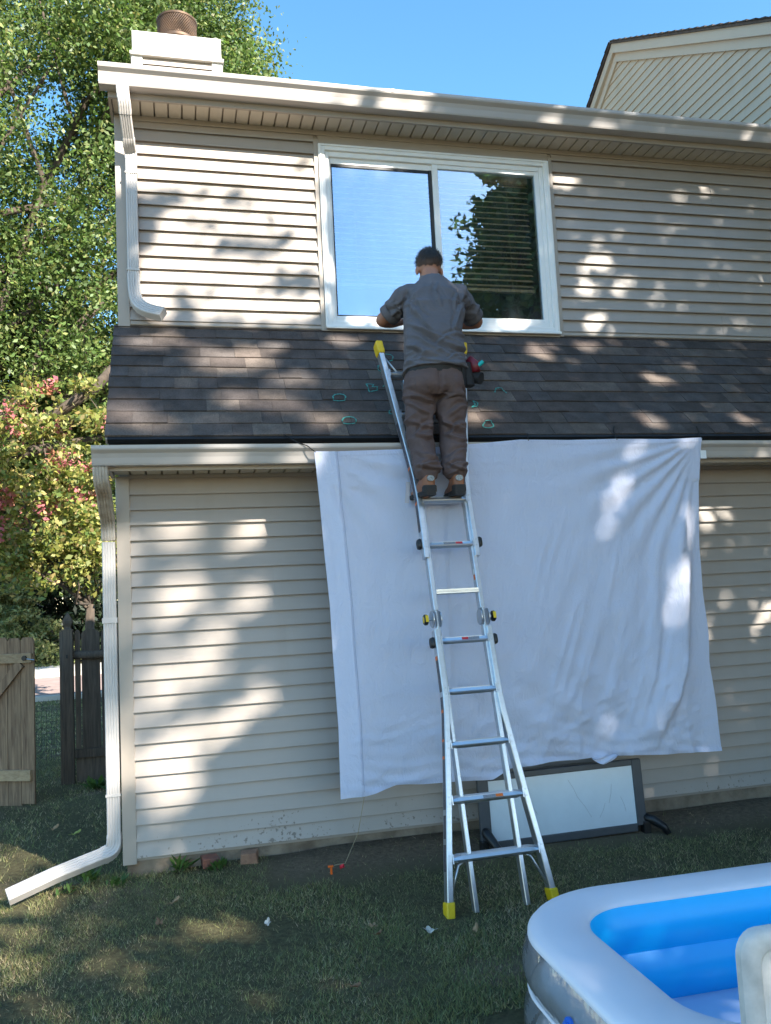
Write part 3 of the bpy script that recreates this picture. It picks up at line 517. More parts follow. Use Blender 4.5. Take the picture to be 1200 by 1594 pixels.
GL1 = glass_material('low_e_glass_dusty', .27, (.85, .90, .95), 0.01, .055)
GL2 = glass_material('low_e_glass', .22, (.97, .97, .96), 0.0, .015)
MB().box(1.588, 2.440, Yf+.052, Yf+.056, 3.828, 5.112).build('pane', GL1, window)
MB().box(2.499, 3.374, Yf+.040, Yf+.044, 3.842, 5.124).build('pane', GL2, window)
# room behind the glass
ROOM = mat('dim_room_paint', (0.30, 0.25, 0.20), .9)
o = MB(); o.box(.9, 4.1, 3.3, 3.35, 3.2, 5.6); o.box(.85, .9, YU+.121, 3.35, 3.2, 5.6); o.box(4.1, 4.15, YU+.121, 3.35, 3.2, 5.6); o.box(.9, 4.1, YU+.121, 3.3, 3.2, 3.25); o.box(.9, 4.1, YU+.121, 3.3, 5.44, 5.49)
o.build('bedroom', ROOM, house)
BLIND = mat('tan_blind_slat', (0.78, 0.56, 0.33), .5, var=.15, vscale=10, stretch=(.2, 1, 1))
blind = empty('window_blind', (2.48, .75, 4.15), 'tan horizontal slat blind hanging half lowered behind the window glass', 'blind')
MB().box(1.60, 3.36, .735, .785, 5.11, 5.17).build('headrail', BLIND, blind)
for i in range(19):
    z = 5.085-i*.050
    MB().obox((2.48, .76, z), (.88, 0, 0), (0, .020, .015), (0, -.0008, .0011)).build('slat', BLIND, blind)
MB().box(1.60, 3.36, .738, .782, 4.125, 4.150).build('bottom_rail', BLIND, blind)
for x in (1.8, 2.48, 3.16): MB().box(x-.001, x+.001, .735, .737, 4.15, 5.11).build('ladder_cord', BLIND, blind)

# ------------------------------------------------------------------ taller neighbouring unit
nb = empty('neighbouring_house', (8, 2, -.15), 'taller attached beige house whose siding gable rises above the upper gutter at right', 'house')
XN = 5.76; ridge = (3.04, 8.26); fe = (-.12, 6.36); YN = .24; ZF = 6.52; be = (5.9, 6.30)
nw = MB().add([(XN, YN, 3.0), (XN, 5.6, 3.0), (XN, 5.6, be[1]), (XN, ridge[0], ridge[1]-.05), (XN, YN, ZF), (XN+6, YN, 3.0), (XN+6, 5.6, 3.0), (XN+6, 5.6, be[1]), (XN+6, ridge[0], ridge[1]-.05), (XN+6, YN, ZF)],
              [(0, 1, 2, 3, 4), (9, 8, 7, 6, 5), (0, 4, 9, 5), (1, 6, 7, 2), (2, 7, 8, 3), (3, 8, 9, 4)]).build('gable_wall', NTRIM, nb)
def prof_y(z):   # wall extent in y at height z under the rakes
    y0 = YN-.004+max(0, (z-ZF)/(ridge[1]-.05-ZF)*(ridge[0]-YN)); y1 = 5.6-max(0, (z-be[1])/(ridge[1]-.05-be[1])*(5.6-ridge[0])); return y0, y1
for i in range(29):
    z = 5.40+i*c; a0, a1 = prof_y(z); b0, b1 = prof_y(z+c); 
    if a1-a0 < .3 or b1-b0 < .1: break
    mb = MB(); R = []
    for (p, q) in [(0, c+.004), (-.0065, c*.52), (-.013, .004), (-.001, .001)]:
        t = q/c; R.append((p, q, a0*(1-t)+b0*t, a1*(1-t)+b1*t))
    mb.loft([[(XN+p, (y0, y1)[e], z+q) for p, q, y0, y1 in R] for e in (0, 1)]).build('siding_plank', NEIGH, nw)
def rake(y0, z0, y1, z1, x0, x1, up0, up1, name, m, parent=nb):
    d = np.array([y1-y0, z1-z0]); d /= np.linalg.norm(d); n = np.array([-d[1], d[0]]);
    if n[1] < 0: n = -n
    P = []
    for x in (x0, x1):
        for (yy, zz), h in (((y0, z0), up0), ((y1, z1), up0), ((y1, z1), up1), ((y0, z0), up1)): P.append((x, yy+n[0]*h, zz+n[1]*h))
    return MB().add(P, [(0, 1, 2, 3), (7, 6, 5, 4), (0, 4, 5, 1), (1, 5, 6, 2), (2, 6, 7, 3), (3, 7, 4, 0)]).build(name, m, parent)
SOFF2 = TRIM
for (a, b_), dx_ in (((fe, ridge), 0.0), ((be, ridge), .004)):
    rake(a[0], a[1], b_[0], b_[1], XN-.035+dx_, XN+.01, -.21, -.115, 'rake_trim', NTRIM)
    rake(a[0], a[1], b_[0], b_[1], XN-.075+dx_, XN+.01, -.115, -.012, 'rake_board', NTRIM)
    rake(a[0], a[1], b_[0], b_[1], XN-.10+dx_, XN+6.2-dx_, -.012, .012, 'roof', SHINGLE)
    nsh = 26
    for i in range(nsh):
        t0, t1 = i/nsh, (i+1)/nsh; P0 = (a[0]+(b_[0]-a[0])*t0, a[1]+(b_[1]-a[1])*t0); P1 = (a[0]+(b_[0]-a[0])*t1, a[1]+(b_[1]-a[1])*t1)
        d = np.array([P1[0]-P0[0], P1[1]-P0[1]]); d /= np.linalg.norm(d); n = np.array([-d[1], d[0]]); n = n if n[1] > 0 else -n
        MB().add([(x, P0[0]+n[0]*h0, P0[1]+n[1]*h0) if e == 0 else (x, P1[0]+n[0]*h1, P1[1]+n[1]*h1) for x in (XN-.115+dx_, XN+1.2-dx_) for e, h0, h1 in ((0, .013, .013), (1, .013, .013), (1, .013, .016), (0, .030, .03))], [(0, 1, 2, 3), (7, 6, 5, 4), (0, 4, 5, 1), (1, 5, 6, 2), (2, 6, 7, 3), (3, 7, 4, 0)]).build('shingle', SHINGLE, nb)
# ------------------------------------------------------------------ extension ladder
LB = np.array([1.990, -1.185, 0.119]); LD = np.array([-.005, .252, 0.0]); LD[2] = math.sqrt(1-LD@LD); LX = np.array([1., 0, 0.002]); LN = np.cross(LX, LD); LN = LN/np.linalg.norm(LN)   # LN points to the viewer/up side
if LN[1] > 0: LN = -LN
def lp(u, s, n=0.0): return LB+LX*u+LD*(s*.3048)+LN*n       # u across, s in rung pitches, n towards the climber
ladder = empty('ladder', (1.99, -1.2, -.15), 'tall aluminium extension ladder with yellow tips leaning on the lower gutter', 'ladder')
def rail(path, wu, dn, m, name, noff=0.0):
    """path: list of (u, s); rectangular tube swept along, wu = width across, dn = depth"""
    R = []
    for i, (u, s) in enumerate(path):
        a = np.array(lp(*path[max(i-1, 0)])); b_ = np.array(lp(*path[min(i+1, len(path)-1)])); t = (b_-a)/np.linalg.norm(b_-a); sd = np.cross(t, LN); sd /= np.linalg.norm(sd); p = lp(u, s, noff)
        ch = .004
        R.append([p+sd*x+LN*y for x, y in ((-wu/2+ch, dn/2), (wu/2-ch, dn/2), (wu/2, dn/2-ch), (wu/2, -dn/2), (-wu/2, -dn/2), (-wu/2, dn/2-ch))])
    return MB().loft(R).build(name, m, ladder)
def flare(s):    # half width of the outer rail at rung position s
    pts = [(-.97, .309), (0, .274), (1, .233), (2, .196), (2.6, .175), (3, .168), (4.3, .167), (5.6, .167), (7, .166), (7.5, .174), (8, .192), (9, .233), (10.75, .303)]
    for (a, x), (b_, y) in zip(pts, pts[1:]):
        if a <= s <= b_: return x+(y-x)*(s-a)/(b_-a)
    return pts[-1][1] if s > 5 else pts[0][1]
for sg in (-1, 1):
    rail([(sg*flare(s), s) for s in np.linspace(-.93, 4.22, 40)], .034, .068, ALU, 'outer_rail')
    rail([(sg*flare(s), s) for s in np.linspace(5.72, 10.62, 40)], .034, .068, ALU, 'outer_rail')
    rail([(sg*.150, s) for s in (-.93, 1, 4.27)], .026, .052, ALU, 'inner_rail', noff=-.012)
    rail([(sg*.150, s) for s in (4.62, 6, 9.85)], .030, .056, ALU, 'inner_rail', noff=-.010)
    rail([(sg*.152, s) for s in (4.2, 4.66)], .016, .040, STEEL, 'hinge_bar', noff=-.004)
    # hinge plates and knobs
    h = MB().disc(lp(sg*.176, 4.45, -.012), LX*sg, .052, .006, 24); hp = h.build('hinge_plate', STEEL, ladder, smooth=True, angle=40)
    MB().disc(lp(sg*.128, 4.45, -.012), LX*sg, .050, .006, 24).build('hinge_plate', STEEL, ladder, smooth=True, angle=40)
    MB().disc(lp(sg*.182, 4.45, -.012), LX*sg, .008, .03, 12).build('hinge_pin', STEEL, ladder)
    k = MB().loft([[lp(sg*(.205+d), 4.45, -.012)+LD*(r*math.cos(a))+LN*(r*math.sin(a)) for a in np.linspace(0, 2*math.pi, 18, endpoint=False)] for d, r in ((0, .026), (.006, .033), (.02, .034), (.026, .028))])
    kb = k.build('hinge_knob', BLACKP, ladder, smooth=True, angle=45)
    MB().loft([[lp(sg*(.2312+d), 4.45, -.012)+LD*(.022*rr*math.cos(a))+LN*(.014*rr*math.sin(a)) for a in np.linspace(0, 2*math.pi, 14, endpoint=False)] for d, rr in ((-.002, 1), (.003, .9))]).build('knob_insert', YELLOW, kb)
    MB().obox(lp(sg*.218, 4.45, .022), LX*.009, LD*.020, LN*.003).build('knob_insert', YELLOW, kb)
    # rung locks
    for s in (3.97, 6.03):
        kb = MB().loft([[lp(sg*(.186+d), s, .0)+LD*(.034*r*math.copysign(abs(math.cos(a))**.6, math.cos(a)))+LN*(.030*r*math.copysign(abs(math.sin(a))**.6, math.sin(a))) for a in np.linspace(0, 2*math.pi, 16, endpoint=False)] for d, r in ((0, .55), (.005, .95), (.014, 1.0), (.026, .85), (.030, .5))]).build('rung_lock', BLACKP, ladder, smooth=True, angle=50)
        MB().obox(lp(sg*.183, s, 0), LX*.004, LD*.03, LN*.026).build('lock_bracket', STEEL, ladder)
    # feet and tips
    for s0, s1, nm in ((-1.0, -.70, 'rubber_foot'), (10.5, 10.80, 'end_cap')):
        R = []
        for s, k in ((s0, .92), (s0+.05, 1.05), (s1-.03, 1.05), (s1, .96)):
            u = sg*flare(min(max(s, -.97), 10.75)); R.append([lp(u, s)+LX*(.023*k*x)+LN*(.042*k*y) for x, y in ((-1, -.9), (-.8, -1), (.8, -1), (1, -.9), (1, .8), (.8, 1), (-.8, 1), (-1, .8))])
        MB().loft(R).build(nm, YELLOW, ladder, bevel=.003)
    MB().tube([lp(sg*.15, -.02, -.02), lp(sg*.215, -.12, -.015), lp(sg*.282, -.62, 0)], .008, 8).build('brace', ALU, ladder, smooth=True)
    MB().tube([lp(sg*.16, 10.02, -.02), lp(sg*.20, 10.12, -.01), lp(sg*.283, 10.5, 0)], .007, 8).build('brace', ALU, ladder, smooth=True)
    for s in (-.86, -.80): pass
TY, TZ = np.array([0, -1., 0]), np.array([0, 0, 1.])      # treads sit level when the ladder leans
def tread(s, half, plain=False):
    prof = [(.026, .0165), (.039, .001), (.037, -.007), (.020, -.021), (-.028, -.021), (-.035, -.012), (-.035, .015), (-.030, .017), (.022, .017)] if not plain else [(.026, .016), (.026, .006), (.022, .004), (.022, .0), (.026, -.002), (.026, -.010), (.014, -.018), (-.024, -.018), (-.026, .016)]
    R = []
    for t in (-1, -.90, -.82, -.4, 0, .4, .82, .90, 1):
        k = 1.0 if plain else (.62 if abs(t) == 1 else (.80 if abs(t) > .85 else 1.0))
        R.append([lp(half*t, s)+TY*p*(1.0 if plain else (.96 if abs(t) > .85 else 1))+TZ*(q*k) for p, q in prof])
    o = MB().loft(R).build('rung', ALU_TREAD, ladder)
    if not plain:
        for q in (-.014, 0, .014): MB().obox(lp(0, s, 0)+TY*q+TZ*.0176, LX*half*.78, TY*.003, TZ*.001).build('rung_rib', ALU_TREAD, o)
        for sg in (-1, 1):
            MB().obox(lp(sg*(half-.003), s, .016), LX*.003, LD*.026, LN*.020).build('rung_bracket', ALU_TREAD, o)
            for q in (-.018, .018): MB().disc(lp(sg*(half+.014), s, .0345)+LD*q, LN, .0055, .0035, 8).build('rivet', STEEL, o)
    return o
rungs = {}
for i in range(11):
    if i == 5: rungs[i] = tread(i, .138, True)
    else: rungs[i] = tread(i, flare(i)-.016)
def label(s, u0, u1, m, h=.0085):
    return MB().obox(lp((u0+u1)/2, s)+TY*.0332+TZ*.0095, LX*((u1-u0)/2), (TZ*.77-TY*.64)*.0085, (TY*.77+TZ*.64)*.0007).build('label_sticker', m, rungs[int(round(s))])
label(1, -.03, .045, GREYLAB); label(1, .046, .09, ORANGELAB); label(4, -.02, .02, REDLAB); label(4, .022, .09, GREYLAB); label(6, .03, .075, REDLAB); label(6, -.05, .028, GREYLAB)
# warning decals on the rails
for s0, s1 in ((-.2, .25), (.35, .75), (.85, 2.9), (3.0, 3.7), (6.3, 8.8)):
    R = []
    for s in np.linspace(s0, s1, 8):
        u = -flare(s)-.0176; R.append([lp(u, s, n_)+LX*e for n_, e in ((-.026, 0), (.020, 0), (.020, -.0006), (-.026, -.0006))])
    MB().loft(R).build('warning_decal', DARKLAB, ladder)
for s0, s1 in ((3.62, 3.70), (2.60, 2.66), (2.05, 2.11), (1.72, 1.80), (7.7, 7.78), (6.9, 6.96)):
    u = -flare((s0+s1)/2)-.0184; MB().obox(lp(u, (s0+s1)/2, -.003), LX*.0004, LD*((s1-s0)*.15), LN*.022).build('warning_decal', ORANGELAB, ladder)
for s, m in ((3.62, ORANGELAB), (3.5, WHITELAB), (3.38, ORANGELAB), (3.15, WHITELAB), (5.40, WHITELAB), (5.28, ORANGELAB), (5.75, DARKLAB)):
    u = flare(s)-.0180 if s < 4.2 or s > 5.72 else .1340; MB().obox(lp(u, s, -.008), LX*.0005, LD*.016, LN*.012).build('warning_decal', m, ladder)

# ------------------------------------------------------------------ bed sheet
def sheet_material():
    m = bpy.data.materials.new('white_cotton'); m.use_nodes = True; N, L = nodes_of(m); b = N['Principled BSDF']; out = N['Material Output']
    g = N.new('ShaderNodeNewGeometry')
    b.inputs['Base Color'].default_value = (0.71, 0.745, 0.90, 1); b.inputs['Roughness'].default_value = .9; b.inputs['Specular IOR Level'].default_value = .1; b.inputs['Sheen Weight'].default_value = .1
    n = N.new('ShaderNodeTexNoise'); n.inputs['Scale'].default_value = 7; n.inputs['Detail'].default_value = 9; n.inputs['Roughness'].default_value = .62; n.inputs['Distortion'].default_value = 1.2
    mp = N.new('ShaderNodeMapping'); mp.inputs['Scale'].default_value = (1.5, 1, .8); L.new(g.outputs['Position'], mp.inputs[0]); L.new(mp.outputs[0], n.inputs['Vector'])
    ab = N.new('ShaderNodeMath'); ab.operation = 'SUBTRACT'; ab.inputs[1].default_value = .5; L.new(n.outputs['Fac'], ab.inputs[0]); a2 = N.new('ShaderNodeMath'); a2.operation = 'ABSOLUTE'; L.new(ab.outputs[0], a2.inputs[0])
    bp = N.new('ShaderNodeBump'); bp.inputs['Strength'].default_value = .55; bp.inputs['Distance'].default_value = .022; L.new(a2.outputs[0], bp.inputs['Height'])
    n3 = N.new('ShaderNodeTexNoise'); n3.inputs['Scale'].default_value = 160; L.new(g.outputs['Position'], n3.inputs['Vector'])
    b3 = N.new('ShaderNodeBump'); b3.inputs['Strength'].default_value = .12; b3.inputs['Distance'].default_value = .003; L.new(n3.outputs['Fac'], b3.inputs['Height']); L.new(bp.outputs[0], b3.inputs['Normal']); L.new(b3.outputs[0], b.inputs['Normal'])
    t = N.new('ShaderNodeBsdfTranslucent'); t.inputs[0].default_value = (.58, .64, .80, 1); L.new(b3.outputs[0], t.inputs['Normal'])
    mx = N.new('ShaderNodeMixShader'); mx.inputs[0].default_value = .25; L.new(b.outputs[0], mx.inputs[1]); L.new(t.outputs[0], mx.inputs[2]); L.new(mx.outputs[0], out.inputs[0])
    return m
COTTON = sheet_material()
def poly(pts, t):
    xs_ = np.array([p[0] for p in pts]); return np.stack([np.interp(t, xs_, [p[k] for p in pts]) for k in range(1, len(pts[0]))], -1)
# edges: parameter, x, y, z   (top hangs over the gutter front, bottom swings in over the whiteboard)
TOP = [(0, 1.176, -.500, 2.534), (.06, 1.33, -.502, 2.534), (.22, 1.80, -.502, 2.545), (.26, 1.92, -.502, 2.552), (.42, 2.35, -.503, 2.583), (.50, 2.60, -.504, 2.603), (.62, 2.97, -.503, 2.598), (.75, 3.33, -.504, 2.604), (.90, 3.73, -.503, 2.600), (1, 4.012, -.505, 2.610)]
BOT = [(0, 1.255, -.46, .335), (.06, 1.41, -.46, .335), (.15, 1.62, -.45, .385), (.27, 1.95, -.44, .365), (.385, 2.28, -.43, .345), (.43, 2.42, -.44, .41), (.50, 2.62, -.445, .425), (.60, 2.90, -.445, .425), (.72, 3.20, -.445, .42), (.80, 3.40, -.43, .405), (.90, 3.66, -.42, .39), (1, 4.025, -.40, .37)]
nu, nv = 190, 150
u = np.linspace(0, 1, nu); v = np.linspace(0, 1, nv)
T = poly(TOP, u); Bm = poly(BOT, u)
P = T[None]*(1-v)[:, None, None]+Bm[None]*v[:, None, None]           # (nv, nu, 3)
# side edges: bow the left side right and wobble the right side
UU, VV = np.meshgrid(u, v)
lft = np.interp(v, [0, .15, .3, .45, .6, .8, 1], [0, .010, .015, .025, .02, .02, 0]); rgt = np.interp(v, [0, .15, .35, .5, .62, .72, .85, .93, 1], [0, -.05, -.075, -.07, -.045, -.052, -.02, -.012, 0])
P[..., 0] += lft[:, None]*np.clip(1-UU*4, 0, 1)+rgt[:, None]*np.clip(1-(1-UU)*3, 0, 1)**1.2
Q = P.reshape(-1, 3); uf, vf = UU.ravel(), VV.ravel()
# folds: y displacement (negative = towards viewer)
X_, Z_ = Q[:, 0], Q[:, 2]
d = np.zeros(len(Q))
# radiating pull lines from the tied top corners
for cx, cz, n_, amp, ph in ((4.02, 2.62, 17, .013, .3), (1.17, 2.54, 9, .010, 1.0)):
    ang = np.arctan2(cz-Z_, (cx-X_)*(1 if cx > 3 else -1)); rr = np.hypot(cz-Z_, cx-X_); w_ = np.exp(-((rr-.45)/.75)**2)*np.clip(rr*4, 0, 1)
    d += amp*w_*np.sin(ang*n_*2+ph+.6*np.sin(ang*5))*np.clip(1.2-rr*.5, 0, 1)
# scallops between the ties
d += .015*np.exp(-vf*7)*np.sin(uf*26)*(vf > 0)
# deep slanted fold on the right, running from the upper right down to the left
fx = 3.86-.10*(2.2-Z_)-.16*np.clip(1.25-Z_, 0, 1)**1.6-.25*np.clip(.95-Z_, 0, 1)
s_ = (X_-fx); wz = np.clip((2.35-Z_)/.5, 0, 1)*np.clip((Z_-.42)/.35, 0, 1)
d += wz*(-.085*np.exp(-(np.clip(-s_, 0, 9)/.15)**2)*(s_ < 0)-.085*np.exp(-(np.clip(s_, 0, 9)/.045)**2)*(s_ >= 0))
fx2 = 3.62-.12*(2.2-Z_)-.25*np.clip(1.1-Z_, 0, 1)**1.3; s2 = X_-fx2; d += -.024*np.exp(-(s2/.05)**2)*np.clip((2.0-Z_)/.4, 0, 1)*np.clip((Z_-.6)/.4, 0, 1)
# broad slack billow and vertical drapes
d += -.045*np.sin(np.pi*vf)**1.2*np.sin(np.pi*uf)+.020*np.sin(uf*19+2.2*vf+1.1*np.sin(vf*5))*vf*(uf > .3)
d += .030*fbm(np.stack([X_*1.2+.5*Z_, 0*X_, Z_*.45], -1), 1.6, 3, 5)*np.clip(vf*3, 0, 1)
# slanting stress folds low right and pooled creases along the bottom
sl = X_*.75+Z_*1.0; d += .010*np.sin(sl*21+2*vnoise(np.stack([X_, X_*0, Z_], -1), 2.0))*np.exp(-((X_-2.9)/.75)**2)*np.clip((1.35-Z_)/.6, 0, 1)
d += .005*np.sin(Z_*75+6*vnoise(np.stack([X_*1.5, X_*0, Z_*1.2], -1), 2.1, 3)+X_*9)*np.exp(-(1-vf)*9)
d += .005*fbm(np.stack([X_*2.2, X_*0, Z_], -1), 6, 3, 9)
# fine pressed-in creases, steep on the right half and shallow near the top and bottom hems
def crs(ang, lg, sh_, sd): 
    ca, sa = math.cos(ang), math.sin(ang); w_ = .5*vnoise(np.stack([X_, X_*0, Z_], -1), 2.3, sd+2); q_ = np.stack([(X_*ca+Z_*sa)*lg, X_*0, (-X_*sa+Z_*ca)*sh_+w_], -1); return (1-np.abs(vnoise(q_, 1.0, sd)))**3
d -= .012*crs(1.25, 1.4, 13, 71)*np.clip((X_-2.35)/.4, 0, 1)*np.clip((2.3-Z_)/.6, 0, 1)+.008*crs(.30, 1.6, 15, 73)*np.exp(-((vf-.9)/.16)**2)+.006*crs(-.06, 1.2, 17, 75)*np.exp(-vf*5)+.007*crs(.75, 1.8, 11, 77)*np.clip((1.5-Z_)/.6, 0, 1)*(X_ > 2.2)
edge = np.clip(np.minimum(np.minimum(uf, 1-uf)*14, np.minimum(vf*14+.12, 1)), .15, 1)
Q[:, 1] += d*edge
Q[:, 1] = np.minimum(Q[:, 1], np.where(Z_ > 2.30, -.4965, -.36))
# keep behind the ladder rails
lad_y = LB[1]+(Q[:, 2]-LB[2])*LD[1]/LD[2]+.050
inl = (np.abs(Q[:, 0]-1.98) < .40); Q[:, 1] = np.where(inl, np.maximum(Q[:, 1], np.minimum(lad_y, -.4966)), Q[:, 1])
# ragged hem
Q[:, 2] += (vf > .985)*.002*np.sin(uf*50)
i = np.arange(nv-1)[:, None]*nu+np.arange(nu-1)[None]; Fs = np.stack([i, i+1, i+nu+1, i+nu], -1).reshape(-1, 4)
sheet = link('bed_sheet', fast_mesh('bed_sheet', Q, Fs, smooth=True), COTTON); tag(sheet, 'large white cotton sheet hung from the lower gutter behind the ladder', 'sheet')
def sheet_at(uu, vv): return Q[int(round(vv*(nv-1)))*nu+int(round(uu*(nu-1)))]
# folded hem down the left side and along the top and bottom
def hem(u0, u1, v0, v1, off, name='hem'):
    iu = [k for k in range(nu) if u0 <= u[k] <= u1]; iv = [k for k in range(nv) if v0 <= v[k] <= v1]
    V = np.array([[Q[a*nu+b_]+[0, -off, 0] for b_ in iu] for a in iv]).reshape(-1, 3); V2 = V+[0, off*.6, 0]; n_, m_ = len(iu), len(iv)
    F = [(a*n_+b_, a*n_+b_+1, (a+1)*n_+b_+1, (a+1)*n_+b_) for a in range(m_-1) for b_ in range(n_-1)]
    return link(name, fast_mesh(name, V, F, smooth=True), COTTON, sheet)
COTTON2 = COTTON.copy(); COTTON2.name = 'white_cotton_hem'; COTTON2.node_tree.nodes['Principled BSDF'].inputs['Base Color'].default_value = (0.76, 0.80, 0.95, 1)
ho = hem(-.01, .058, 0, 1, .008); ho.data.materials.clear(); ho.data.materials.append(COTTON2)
STITCH = mat('hem_stitching', (.42, .47, .62), .9)
MB().tube([Q[k*nu+11]+np.array([0, -.0075, 0]) for k in range(0, nv, 3)], .0014, 4).build('hem_stitch', STITCH, sheet); hem(.062, 1, 0, .016, .004); hem(.062, 1, .985, 1, .004)
# the little flap that slips below the whiteboard's top bar
fl = []
for a in range(9):
    for b_ in range(17):
        t = b_/16; x = 2.985+t*.19; zb = .425-(a/8)*.055*math.sin(math.pi*t)**.7; fl.append((x, -.452+.012*math.sin(t*9+a)-.006*a/8, zb+.006))
link('sheet_flap', fast_mesh('sheet_flap', fl, [(a*17+b_, a*17+b_+1, (a+1)*17+b_+1, (a+1)*17+b_) for a in range(8) for b_ in range(16)], smooth=True), COTTON, sheet)
TAPE = mat('masking_tape', (.66, .60, .62), .6, var=.1)
def tape(x, z, w_, h_, rot):
    R_ = []; k = np.argmin((Q[:, 0]-x)**2+(Q[:, 2]-z)**2); p = Q[k]; ca, sa = math.cos(rot), math.sin(rot)
    MB().obox((p[0], p[1]-.009, p[2]), (w_/2*ca, 0, w_/2*sa), (-h_/2*sa, 0, h_/2*ca), (0, .0006, 0)).build('tape_strip', TAPE, sheet)
tape(1.78, 2.26, .028, .14, -.12)
MB().box(3.985, 4.032, -.512, -.507, 2.455, 2.515).build('care_tag', WHITELAB, sheet)
STRING = mat('black_cord', (0.01, 0.01, 0.01), .8)
cords = [([(1.185, -.506, 2.528), (1.13, -.50, 2.575), (1.08, -.49, 2.592), (.99, -.41, 2.668)], 'black cord from the sheet corner left of the ladder over the gutter'),
         ([(2.66, -.510, 2.598), (2.665, -.49, 2.603), (2.70, -.412, 2.665)], 'short black cord tying the sheet top just right of the ladder'),
         ([(3.33, -.510, 2.600), (3.335, -.49, 2.605), (3.37, -.40, 2.685), (3.40, -.36, 2.725)], 'black cord tying the middle of the sheet top, above its right half'),
         ([(4.008, -.512, 2.606), (4.012, -.49, 2.610), (4.06, -.40, 2.690), (4.07, -.365, 2.722)], 'black cord at the sheet corner farthest right of the ladder')]
for pts, lab in cords: tag(MB().tube(pts, .0035, 6).build('tie_cord', STRING), lab, 'cord', 'cords tying the sheet')

# ------------------------------------------------------------------ whiteboard leaning under the sheet
GREYF = mat('grey_plastic_frame', (0.075, 0.077, 0.082), .5, var=.2, vscale=12)
WB = mat('whiteboard_face', (0.72, 0.77, 0.80), .35, var=.10, vscale=4, bump=.02, bscale=12)
board = empty('whiteboard', (2.8, -.38, -.13), 'scuffed whiteboard in a dark grey frame standing beneath the hanging sheet', 'whiteboard')
Yb = -.385
def bq(x0, x1, z0, z1, y0, y1, tilt=.06): # leaning panel piece, top tilts towards the wall
    P = []
    for y in (y0, y1):
        for x, z in ((x0, z0), (x1, z0), (x1, z1), (x0, z1)): P.append((x, Yb+y+(z+.1)*tilt, z+(x-2.24)*.004))
    return MB().add(P, [(0, 1, 2, 3), (7, 6, 5, 4), (0, 4, 5, 1), (1, 5, 6, 2), (2, 6, 7, 3), (3, 7, 4, 0)])
bq(2.265, 3.325, -.06, .325, -.006, .006).build('panel', WB, board)
for x0, x1 in ((2.19, 2.265), (3.325, 3.395)): bq(x0, x1, -.075 if x0 > 3 else -.09, .365, -.018, .018).build('side_rail', GREYF, board, bevel=.006)
bq(2.265, 3.325, -.112, -.06, -.017, .017).build('bottom_rail', GREYF, board, bevel=.006); bq(2.265, 3.325, .325, .365, -.017, .017).build('top_rail', GREYF, board, bevel=.006)
for sx, x in ((-1, 2.215), (1, 3.385)):
    if sx < 0: pts = [(x, Yb+.02, .02), (x+.01, Yb-.02, .0), (x+.05, Yb-.10, -.075), (x+.085, Yb-.15, -.135)]
    else: pts = [(x, Yb+.01, -.02), (x+.05, Yb-.03, -.04), (x+.11, Yb-.06, -.085), (x+.13, Yb-.08, -.13)]
    MB().tube(pts, [.028, .032, .026, .022], 10).build('foot', BLACKP, board, smooth=True)
    MB().obox((x+sx*.005, Yb+.0, -.09), (.026, 0, 0), (0, .03, 0), (0, 0, .045)).build('castor_bracket', BLACKP, board, bevel=.006)
SCRATCH = mat('dark_scuff', (0.38, 0.37, 0.37), .7)
for x0, z0, x1, z1 in ((2.84, .28, 2.90, .16), (2.90, .16, 2.99, .02), (3.05, .01, 3.10, .10), (3.16, .22, 3.13, .10), (2.55, .15, 2.60, .08), (3.22, .13, 3.25, .03), (2.42, -.02, 2.44, .02)):
    bq(min(x0, x1)-.0012, min(x0, x1)+.0012, 0, .001, -.0068, -.0062) if False else None
    y0, y1 = (Yb-.0066+(z+.1)*.06 for z in (z0, z1)); MB().tube([(x0, y0, z0), ((x0+x1)/2+.006, (y0+y1)/2, (z0+z1)/2), (x1, y1, z1)], .0009, 4).build('scuff', SCRATCH, board)

# ------------------------------------------------------------------ small things by the wall
BRICK = mat('old_red_brick', (0.30, 0.105, 0.06), .95, color2=(0.13, 0.07, 0.055), vscale=14, bump=.6, bscale=50)
BRICK2 = mat('old_tan_brick', (0.40, 0.22, 0.13), .95, color2=(0.20, 0.10, 0.065), vscale=14, bump=.6, bscale=50)
def brick_obj(x, y, z, a, m, lab, dims=(.055, .045, .033)):
    r = random.Random(int(x*100)); P = []
    for sz in (-1, 1):
        for sx, sy in ((-1, -1), (0, -1), (1, -1), (1, 1), (0, 1), (-1, 1)): P.append((sx*dims[0]*(1+r.uniform(-.12, .12)), sy*dims[1]*(1+r.uniform(-.12, .12)), sz*dims[2]*(1+r.uniform(-.2, .2))))
    o = MB().add(P, [(0, 1, 4, 5), (1, 2, 3, 4), (6, 11, 10, 7), (7, 10, 9, 8)]+[(i, 6+i, 6+(i+1) % 6, (i+1) % 6) for i in range(6)]).build('brick', m, None, bevel=.006)
    o.location = (x, y, z); o.rotation_euler = (.06, -.05, a); tag(o, lab, 'brick', 'loose bricks by the foundation')
brick_obj(.455, -.065, -.058, .1, BRICK, 'broken dark red brick in the grass against the foundation, nearer the corner downspout')
brick_obj(.705, -.07, -.060, -.15, BRICK2, 'broken tan brick with an orange face against the foundation')
ORANGE = mat('orange_plastic', (0.85, 0.14, 0.01), .5)
st = empty('tent_stake', (1.185, -.42, -.12), 'orange plastic stake pushed into the grass below the sheet', 'stake')
MB().tube([(1.185, -.42, -.16), (1.183, -.42, -.075)], .0075, 8).build('shaft', ORANGE, st); MB().obox((1.180, -.42, -.074), (.017, 0, 0), (0, .009, 0), (0, 0, .006)).build('head', ORANGE, st, bevel=.003)
PINK = mat('red_flag_tape', (0.75, 0.03, 0.05), .5)
